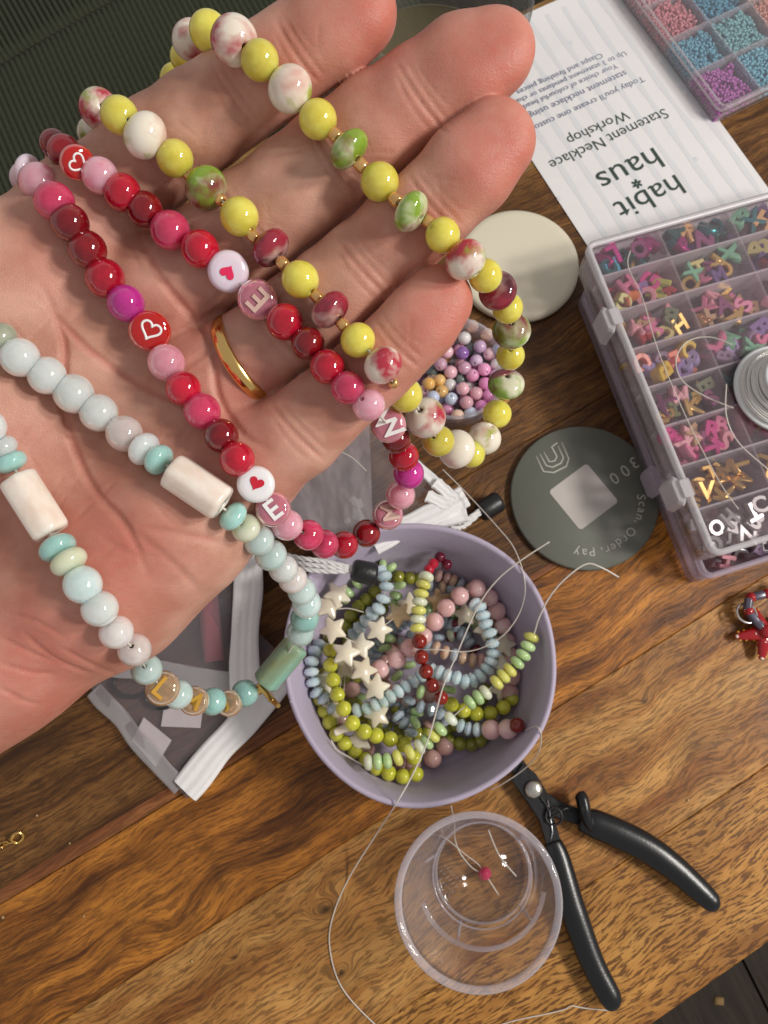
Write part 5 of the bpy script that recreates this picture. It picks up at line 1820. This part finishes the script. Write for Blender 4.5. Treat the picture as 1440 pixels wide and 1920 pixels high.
zs = [2.5, 6, 12, 20, 30, 40, CH - 2.5]
prof = [(brad * .9, .2), (brad, .8)] + [(wall_r(z), z) for z in zs] + [(wall_r(z) - 1.0, z) for z in reversed(zs)]
v, f = lathe(prof, 72)
obj('cup_wall', mesh('cup_wall', cup_shift(v), f), MT['clear'], cup)
v, f = lathe([(rrad - 1.5, CH - 2.4), (rrad + .3, CH - 2.4), (rrad + .7, CH - .9), (rrad + .2, CH), (rrad - 1.2, CH), (rrad - 1.7, CH - 1), (rrad - 1.5, CH - 2.4)], 80)
obj('cup_rim', mesh('cup_rim', cup_shift(v), f), MT['rimclear'], cup)
v, f = lathe([(.01, 2.4), (brad - 1.2, 2.4), (brad - 1.0, 1.4), (.01, 1.4)], 64)
obj('cup_base', mesh('cup_base', cup_shift(v), f), MT['clear'], cup)
for (r0, z0, w0) in ((brad - .6, 2.2, .55), (brad * 1.0, 8.0, .35)):
    pts = [(r0 * math.cos(a), r0 * math.sin(a), z0) for a in [2 * math.pi * k / 72 for k in range(73)]]
    v, f = tube(pts, w0, 8, False)
    obj('base_ring', mesh('base_ring', cup_shift(v), f), MT['rimclear'], cup)
pts = [((brad + 4.2) * math.cos(a), (brad + 4.2) * math.sin(a), 17) for a in [math.radians(200 + 150 * k / 50) for k in range(51)]]
v, f = tube(pts, .9, 8, True, .4)
obj('moulded_band', mesh('moulded_band', cup_shift(v), f), MT['rimclear'], cup)
for an in (-40, -118, 40, 160):
    a = math.radians(an)
    v, f = tube([((wall_r(z) - .7) * math.cos(a + (z - 4) * .004), (wall_r(z) - .7) * math.sin(a + (z - 4) * .004), z) for z in (4, 8, 13, 18)], [.8, .7, .6, .3], 8)
    obj('moulded_rib', mesh('moulded_rib', cup_shift(v), f), MT['rimclear'], cup)
# worn moulded marks on the base, unreadable in the photograph
mk = random.Random(9)
for row in range(4):
    o_ = at(812 + row * 7, 1652 - row * 10, 2.6)
    d_ = (at(850, 1690, 2.6) - at(812, 1652, 2.6)).normalized()
    n2_ = Vector((0, 0, 1)).cross(d_)
    for k in range(6):
        p = o_ + d_ * (k * 1.55 + mk.uniform(-.1, .1))
        h_ = 1.0 if row else 1.3
        pts = [p + n2_ * mk.uniform(-.6, -.3) * h_, p + d_ * mk.uniform(.1, .7), p + n2_ * mk.uniform(.3, .6) * h_ + d_ * mk.uniform(0, .7)]
        v, f = tube(pts, .13, 5)
        obj('moulded_mark', mesh('moulded_mark', v, f), MT['rimclear'], cup)
pbz = 4.6
pb = at(909, 1638, pbz)
b_ = obj('loose_bead', BM['sround'], MT['rose'], None, axis_frame(pb, (.6, -.8, .1), (2.5, 2.5, 2.4)))
tag(b_, 'single bright pink bead lying in the clear plastic cup', 'bead')
thread('nylon_thread', 'looped thread holding the pink bead in the clear cup', [(846, 1512, 37), (852, 1545, 22), (853, 1572, 8), (862, 1598, 4), (880, 1622, 4), (893, 1632, 4.4), (909, 1638, 4.6), (920, 1655, 4), (935, 1678, 3.5)], .25)
thread('nylon_thread', 'bent thread lying on the floor of the clear cup', [(800, 1573, 6), (812, 1565, 5), (835, 1572, 3.2), (870, 1600, 3), (896, 1620, 3.2), (904, 1632, 4)], .22)
thread('nylon_thread', 'stiff thread leaning inside the clear cup', [(916, 1556, 9), (925, 1580, 8), (940, 1610, 6), (968, 1643, 3.6)], .28)

# ------------------------------------------------------------------ flush cutters
cut = thing('flush_cutters', 'black-handled flush cutters lying open beside the clear cup', 'cutters', at(1000, 1480, 0))
pv = at(1000, 1480, 6)


def plate(pts, z0, z1, mt, name, parent, ch=.6):
    P = [at(a, c, z1) for a, c in pts]
    v, f = prism([(p.x, p.y) for p in P], z0, z1, ch)
    return obj(name, mesh(name, v, f, False), MT[mt], parent)


plate([(958, 1462), (978, 1432), (992, 1440), (1006, 1452), (1024, 1482), (1030, 1512), (1040, 1536), (1056, 1590), (1028, 1592), (1012, 1540), (985, 1500)], 3.4, 6.0, 'blacksteel', 'lever', cut)
plate([(975, 1448), (1005, 1455), (1026, 1486), (1052, 1504), (1096, 1520), (1100, 1552), (1054, 1538), (1012, 1520), (982, 1490)], 1.0, 3.2, 'blacksteel', 'lever', cut)
plate([(940, 1420), (966, 1404), (992, 1440), (972, 1462)], 1.5, 5.0, 'blacksteel', 'jaw', cut)
v, f = lathe([(.01, 2.0), (1.2, 2.0), (2.6, 1.6), (3.4, .8), (3.5, 0), (.01, 0)], 28)
obj('rivet', mesh('rivet', v, f), plain('worn_steel', (.55, .53, .48), .3, bump=.5, bscale=500, metal=1), cut, Matrix.Translation(Vector((pv.x, pv.y, 6.0)) * .001))


def grip(path, rads, z, name, flat=.62):
    P = [at(a, c, z) for a, c in path]
    sp = spline(P, 6)
    rr = [float(np.interp(i / (len(sp) - 1), np.linspace(0, 1, len(rads)), rads)) for i in range(len(sp))]
    v, f = tube(sp, rr, 20, True, flat, Vector((0, 0, 1)))
    return obj(name, mesh(name, v, f), MT['blackgrip'], cut)


g1 = grip([(1036, 1578), (1048, 1612), (1066, 1680), (1086, 1740), (1112, 1808), (1140, 1862), (1150, 1882), (1156, 1892)], [3.2, 4.3, 4.9, 5.0, 4.7, 4.4, 4.2, 3.4, 1.2], 5.2, 'handle')
g2 = grip([(1088, 1536), (1118, 1546), (1165, 1566), (1215, 1592), (1265, 1628), (1310, 1668), (1336, 1692), (1348, 1700)], [4.0, 5.4, 5.6, 5.5, 5.3, 4.8, 4.3, 3.6, 1.4], 5.2, 'handle')
# finger guard on the upper handle
v, f = tube(spline([at(1086, 1488, 7), at(1092, 1500, 8), at(1098, 1528, 8), at(1108, 1556, 7)], 5), [1.2, 2.0, 2.3, 2.4, 2.5, 2.5, 2.5, 2.5, 2.5, 2.4, 2.3, 2.2, 2.0, 1.8, 1.5, 1.0], 12, True, 1.4)
obj('finger_guard', mesh('finger_guard', v, f), MT['blackgrip'], g2)
# fine ridges along the outer side of the upper handle
for k in range(16):
    u = k / 15
    px = 1130 + (1290 - 1130) * u
    py = 1541 + 105 * u ** 1.35
    p = at(px, py, 5.4)
    v, f = tube([p + Vector((-.3, .8, -2.2)), p + Vector((.2, 1.2, -.2)), p + Vector((.1, .6, 1.6))], .42, 6)
    obj('ridge', mesh('ridge', v, f), MT['blackgrip'], g2)
# spring: a wire loop with two arms
sc_ = at(1038, 1530, 6.5)
pts = [at(1010, 1490, 6.6), at(1026, 1512, 6.8)] + [sc_ + Vector((3.1 * math.cos(a), 3.1 * math.sin(a), .5 + .25 * a / 6)) for a in [math.radians(150 - k * 20) for k in range(34)]] + [at(1060, 1516, 6.6), at(1072, 1520, 5)]
v, f = tube(spline(pts, 3), .4, 8)
obj('spring', mesh('spring', v, f), MT['blacksteel'], cut)
v, f = tube([at(1027, 1500, 6.4), at(1036, 1560, 6.4), at(1032, 1582, 6)], .35, 6)
obj('spring_arm', mesh('spring_arm', v, f), plain('bright_steel_wire', (.5, .5, .52), .25, metal=1), cut)


# ------------------------------------------------------------------ mesh pouches
def band(p0, p1, wid_, z, name, parent, ridges=4, mt='white_cloth', thick=1.6):
    """zip tape: ridged strip from p0 to p1 (pixels) on height z"""
    a, c = at(*p0, z), at(*p1, z)
    d = (c - a); ln = d.length; d.normalize()
    n = Vector((0, 0, 1)).cross(d)

    def fn_(u, q):
        w_ = (q - .5) * wid_ * (1 + .05 * math.sin(u * 13)) + .5 * noise.noise(Vector((u * 5, z, 1))) + .35 * math.sin(u * 7)
        edge = min(1, min(q, 1 - q) * 8)
        hgt = thick * edge ** .5 + .14 * math.cos(q * ridges * 2 * math.pi) * edge + .15 * math.sin(u * ln * .35 + q * 5)
        p = a + d * (ln * u) + n * w_
        return (p.x, p.y, z - .6 + hgt)
    v, f = grid(max(8, int(ln / 2)), 40, fn_)
    return obj(name, mesh(name, v, f), MT[mt], parent)


def sheet(poly_px, z, name, parent, mt, sag=.0):
    P = [at(a, c, z) for a, c in poly_px]
    # bilinear patch from four corners, softly uneven

    def fn_(u, q):
        p = P[0].lerp(P[1], u).lerp(P[3].lerp(P[2], u), q)
        return (p.x, p.y, z + sag * 2.2 * noise.fractal(Vector((u * 4 + z, q * 4, z * .3)), .8, 2.1, 4))
    v, f = grid(48, 48, fn_)
    return obj(name, mesh(name, v, f), MT[mt], parent)


pa = thing('mesh_pouch', 'lower mesh zip pouch with a white zip edge pointing at the near planks', 'pouch', at(350, 1490, 0), 'mesh zip pouches')
sheet([(165, 1285), (352, 1498), (560, 1262), (420, 1120)], 1.0, 'back_sheet', pa, 'mesh', .2)
sheet([(165, 1285), (352, 1498), (560, 1262), (420, 1120)], 3.6, 'front_sheet', pa, 'mesh', .5)
band((346, 1482), (552, 1240), 12, 4.4, 'zip_tape', pa, 3)
band((175, 1294), (338, 1478), 7, 3.9, 'hem', pa, 1, 'mesh2', .5)
pbch = thing('mesh_pouch', 'upper mesh zip pouch with white tape, partly under the hand', 'pouch', at(455, 1285, 5), 'mesh zip pouches')
sheet([(180, 1232), (455, 1282), (470, 1010), (250, 900)], 6.0, 'back_sheet', pbch, 'mesh', .3)
sheet([(180, 1232), (455, 1282), (470, 1010), (250, 900)], 8.6, 'front_sheet', pbch, 'mesh', .6)
band((456, 1300), (468, 990), 11.5, 9.4, 'zip_tape', pbch, 4)
band((195, 1243), (440, 1284), 9, 9.2, 'hem', pbch, 1, 'mesh2', .7)
pcch = thing('mesh_pouch', 'grey mesh pouch with white tape beyond the bowl, under the little finger', 'pouch', at(760, 900, 5), 'mesh zip pouches')
sheet([(430, 1000), (745, 1030), (850, 930), (640, 700)], 20, 'back_sheet', pcch, 'mesh', .4)
sheet([(430, 1000), (745, 1030), (850, 930), (640, 700)], 24, 'front_sheet', pcch, 'mesh', .8)
sheet([(500, 800), (560, 1010), (700, 1000), (690, 740)], 22, 'lining', pcch, 'mesh2', .8)
band((700, 1020), (872, 930), 9, 26, 'zip_tape', pcch, 3)
band((742, 842), (868, 944), 4.5, 25, 'hem', pcch, 1, 'white_cloth', .6)
band((760, 985), (875, 962), 7, 24.5, 'zip_tape', pcch, 3)
for (a, c, d_, e_) in [(800, 930, 846, 948), (815, 905, 856, 935)]:
    band((a, c), (d_, e_), 5, 27, 'zip_end', pcch, 2, 'white_cloth', 1.0)


def rope(pts, name, parent, rad=.95):
    """twisted pair of strands"""
    P = spline([at(*p) for p in pts], 14)
    ms = []
    for ph in (0, 2.09, 4.19):
        Q = []
        for i, p in enumerate(P):
            t_ = (P[min(i + 1, len(P) - 1)] - P[max(0, i - 1)]).normalized()
            x = Vector((0, 0, 1)).cross(t_).normalized()
            y = t_.cross(x)
            a = i * .55 + ph
            Q.append(p + x * rad * .5 * math.cos(a) + y * rad * .5 * math.sin(a))
        ms.append(tube(Q, rad * .55, 6))
    v, f = join(ms)
    return obj(name, mesh(name, v, f), MT['cord'], parent)


def cord_end(p0, p1, r, name, parent):
    a, c = at(*p0), at(*p1)
    d = c - a
    pts = [a, a + d * .06, a + d * .15, a + d * .85, a + d * .95, c]
    v, f = tube(pts, [r * .7, r * .92, r, r * 1.05, r * .95, r * .6], 20)
    return obj(name, mesh(name, v, f), MT['blackplastic'], parent)


pull = thing('zip_pull', 'white cord zip pull with a black end lying over the bowl rim', 'zip pull', at(560, 1060, 9))
for off in (-9, 0, 9):
    rope([(520 , 1040 + off * .4, 20), (560, 1055 + off, 38), (610, 1062 + off, 40), (662, 1068 + off * .3, 38)], 'cord', pull, .95)
cord_end((660, 1068, 38), (706, 1078, 36), 4.2, 'cord_end', pull)
pull2 = thing('zip_pull', 'black zip pull end on white cord beside the grey-green coaster', 'zip pull', at(900, 955, 8))
for off in (-5, 5):
    rope([(845, 985 + off, 20), (870, 982 + off, 14), (905, 955 + off * .5, 8)], 'cord', pull2, 1.0)
cord_end((898, 962, 7), (938, 938, 6), 4.4, 'cord_end', pull2)
# contents seen through the mesh
p0, p1 = at(388, 1105, 5), at(402, 1240, 5)
v, f = tube([p0, p1], 4.2, 16, True, .35)
tag(obj('lip_stick_tube', mesh('pink_strip', v, f), plain('dusty_pink', (.42, .14, .17), .5)), 'dusty pink strip inside the upper mesh pouch', 'strip')
bpy.data.objects['lip_stick_tube'].name = 'pink_strip'
eo = at(248, 1282, 2.4)
v, f = tube([(7.6 * math.cos(a), 5.2 * math.sin(a), .3 * math.sin(2 * a)) for a in [2 * math.pi * k / 40 for k in range(41)]], .9, 8, False)
tag(obj('elastic_loop', mesh('elastic_loop', v, f), MT['blackplastic'], None, Matrix.Translation(eo * .001)), 'black elastic loop inside the lower mesh pouch', 'loop')
eo = at(300, 1312, 2.4)
v, f = tube([(5.6 * math.cos(a), 3.4 * math.sin(a), 0) for a in [2 * math.pi * k / 40 for k in range(41)]], .9, 8, False)
tag(obj('elastic_loop', mesh('elastic_loop', v, f), MT['blackplastic'], None, Matrix.Translation(eo * .001)), 'smaller black loop beside the white tag in the lower pouch', 'loop')


def tagpaper(pts, z, label):
    P = [at(a, c, z) for a, c in pts]
    cx = sum((p.x for p in P)) / 4; cy = sum((p.y for p in P)) / 4
    v, f = prism([(p.x - cx, p.y - cy) for p in P], 0, .35, .05)
    tag(obj('paper_tag', mesh('paper_tag', v, f, False), MT['paper'], None, Matrix.Translation(Vector((cx, cy, z)) * .001)), label, 'tag', 'paper tags')


tagpaper([(302, 1362), (376, 1365), (382, 1318), (310, 1312)], 1.9, 'white paper tag under the gold letter beads')
tagpaper([(248, 1388), (292, 1438), (322, 1388), (270, 1345)], 2.3, 'pale paper tag at the left edge of the lower pouch')

# ------------------------------------------------------------------ drinking glass at the far table edge
gp = at(798, 262, 0)
gl = thing('drinking_glass', 'clear drinking glass of cloudy pale liquid behind the index and middle fingertips', 'glass', (gp.x, gp.y, 0))
GM = Matrix.Translation(Vector((gp.x, gp.y, 0)) * .001)
v, f = lathe([(.01, .1), (33, .1), (34.5, 2), (35.4, 20), (36.2, 45), (37.2, 78), (36.8, 79.2), (35.6, 79.2), (35.0, 78), (34.2, 45), (33.2, 20), (32.4, 6), (30, 4.4), (.01, 4.2)], 72)
obj('glass_wall', mesh('glass_wall', v, f), MT['tumbler'], gl, GM)
v, f = lathe([(.01, 4.5), (29.8, 4.7), (32.1, 6.2), (32.9, 20), (33.7, 41), (33.9, 42.6), (33.2, 42.1), (.01, 41.8)], 64)
obj('liquid', mesh('liquid', v, f), MT['liquid'], gl, GM)

# ------------------------------------------------------------------ starfish charm at the right edge
stf = thing('starfish_charm', 'red glass starfish charm with white dots on a loop of red and striped beads', 'charm', at(1428, 1190, 0))
sc0 = at(1432, 1186, 4)
redm = plain('red_glass', (.36, .006, .012), .12, coat=.4)
dotm = plain('cream_glass_dots', (.75, .62, .55), .25)
orm = plain('orange_glass_dots', (.60, .25, .02), .25)
tips = [(1377, 1194), (1427, 1238), (1484, 1222), (1482, 1150), (1410, 1138)]
arms = []
for (a, c) in tips:
    tp_ = at(a, c, 3.2)
    pts = spline([sc0, sc0.lerp(tp_, .5) + Vector((0, 0, .6)), tp_], 5)
    arms.append(tube(pts, [3.4, 3.3, 3.1, 2.9, 2.6, 2.3, 2.1, 1.9, 1.6, 1.2, .5], 12, True, .8))
v, f = join(arms)
body = obj('starfish_body', mesh('starfish_body', v, f), redm, stf)
BM['dot'] = bead_mesh('dot', 10, 6, hole=.05)
for (a, c) in tips:
    for u in (.35, .62, .92):
        p = sc0.lerp(at(a, c, 3.2), u) + Vector((0, 0, 2.9 - 2.4 * u))
        obj('dot', BM['dot'], dotm, body, axis_frame(p, (0, 0, 1), (.85, .85, .6)))
    for u in (.4, .65, .85):
        for sgn in (-1, 1):
            d = (at(a, c, 3.2) - sc0).normalized(); nn = Vector((0, 0, 1)).cross(d)
            p = sc0.lerp(at(a, c, 3.2), u) + nn * sgn * (2.7 - 1.3 * u) + Vector((0, 0, .3))
            obj('dot', BM['dot'], orm, body, axis_frame(p, (0, 0, 1), (.6, .6, .5)))
lp = [(1470, 1100), (1455, 1108), (1438, 1113), (1422, 1117), (1408, 1120), (1403, 1133), (1404, 1146), (1412, 1158), (1424, 1172), (1436, 1184)]
LPp = [at(a, c, 6.5) for a, c in lp]
strm = plain('striped_dark_glass', (.10, .09, .13), .2, vary=.5, bscale=2500)
for i, p in enumerate(LPp):
    tg = LPp[min(i + 1, len(LPp) - 1)] - LPp[max(0, i - 1)]
    if i in (0, 2, 4, 6, 9): put_bead('sround', p, tg, 2.1 if i != 9 else 2.9, redm, stf, 'bead')
    else: put_bead('tube', p, tg, 1.7, strm, stf, 'tube_bead', 2.5)
v, f = tube(LPp, .25, 6)
obj('string', mesh('string', v, f), MT['thread'], stf)
ro_ = at(1400, 1150, 5.4)
v, f = tube([(4.0 * math.cos(a), 4.0 * math.sin(a), .8 * math.sin(a)) for a in [2 * math.pi * k / 36 for k in range(37)]], .55, 8, False)
obj('jump_ring', mesh('jump_ring', v, f), MT['silver'], stf, axis_frame(ro_, (.3, .2, 1)))

# ------------------------------------------------------------------ gold chain end at the left edge
ch = thing('gold_chain', 'tiny gold chain end with a ring at the left edge of the planks', 'chain', at(15, 1578, 0))
v, f = tube([(2.0 * math.cos(a), 2.0 * math.sin(a), 0) for a in [2 * math.pi * k / 28 for k in range(29)]], .62, 8, False)
lm = mesh('link', v, f)
obj('end_ring', lm, MT['gold'], ch, axis_frame(at(33, 1571, 1.5), (.5, -.3, .8)))
for k, (a, c) in enumerate([(20, 1577), (11, 1581), (2, 1585), (-8, 1589), (-18, 1593)]):
    obj('link', lm, MT['gold'], ch, axis_frame(at(a, c, 1.0), (.2, .9 * (-1) ** k, .6), (.55, .55, .55)))

# specks of dust on the planks
dr_ = random.Random(8)
for px, py, lab in [(70, 1529, 'tiny pale crumb just above the gold chain end'), (131, 1581, 'tiny pale crumb right of the gold chain end'), (158, 1718, 'tiny pale crumb on the orange plank below the chain end'),
                    (6, 1720, 'tiny pale crumb at the left picture edge below the reddish seam'), (360, 1802, 'tiny pale crumb on the knotty plank by the long thread'), (1290, 1500, 'tiny pale crumb on the plank above the cutters handle')]:
    p = at(px, py, .2)
    v, f = prism([(dr_.uniform(.3, .6) * math.cos(k * 1.05), dr_.uniform(.3, .6) * math.sin(k * 1.05)) for k in range(6)], 0, .35, .08)
    tag(obj('wood_crumb', mesh('wood_crumb', v, f), plain('pale_crumb', (.5, .36, .18), .9), None, Matrix.Translation(p * .001)), lab, 'crumb', 'tiny crumbs on the planks')

# look-alike pairs are told apart by their place
from collections import defaultdict
same = defaultdict(list)
for o in list(COL.objects):
    if o.parent is None and o.get('label') and o.name.split('.')[0] in ('letter_bead', 'loose_bead'):
        same[o['label']].append(o)
for lab, os_ in same.items():
    if len(os_) == 2:
        os_.sort(key=lambda o: WM[o.name].translation.x)
        os_[0]['label'] = 'left-hand ' + lab
        os_[1]['label'] = 'right-hand ' + lab
    elif len(os_) == 3:
        os_.sort(key=lambda o: WM[o.name].translation.x)
        for o, w_ in zip(os_, ('leftmost ', 'middle ', 'rightmost ')):
            o['label'] = w_ + lab
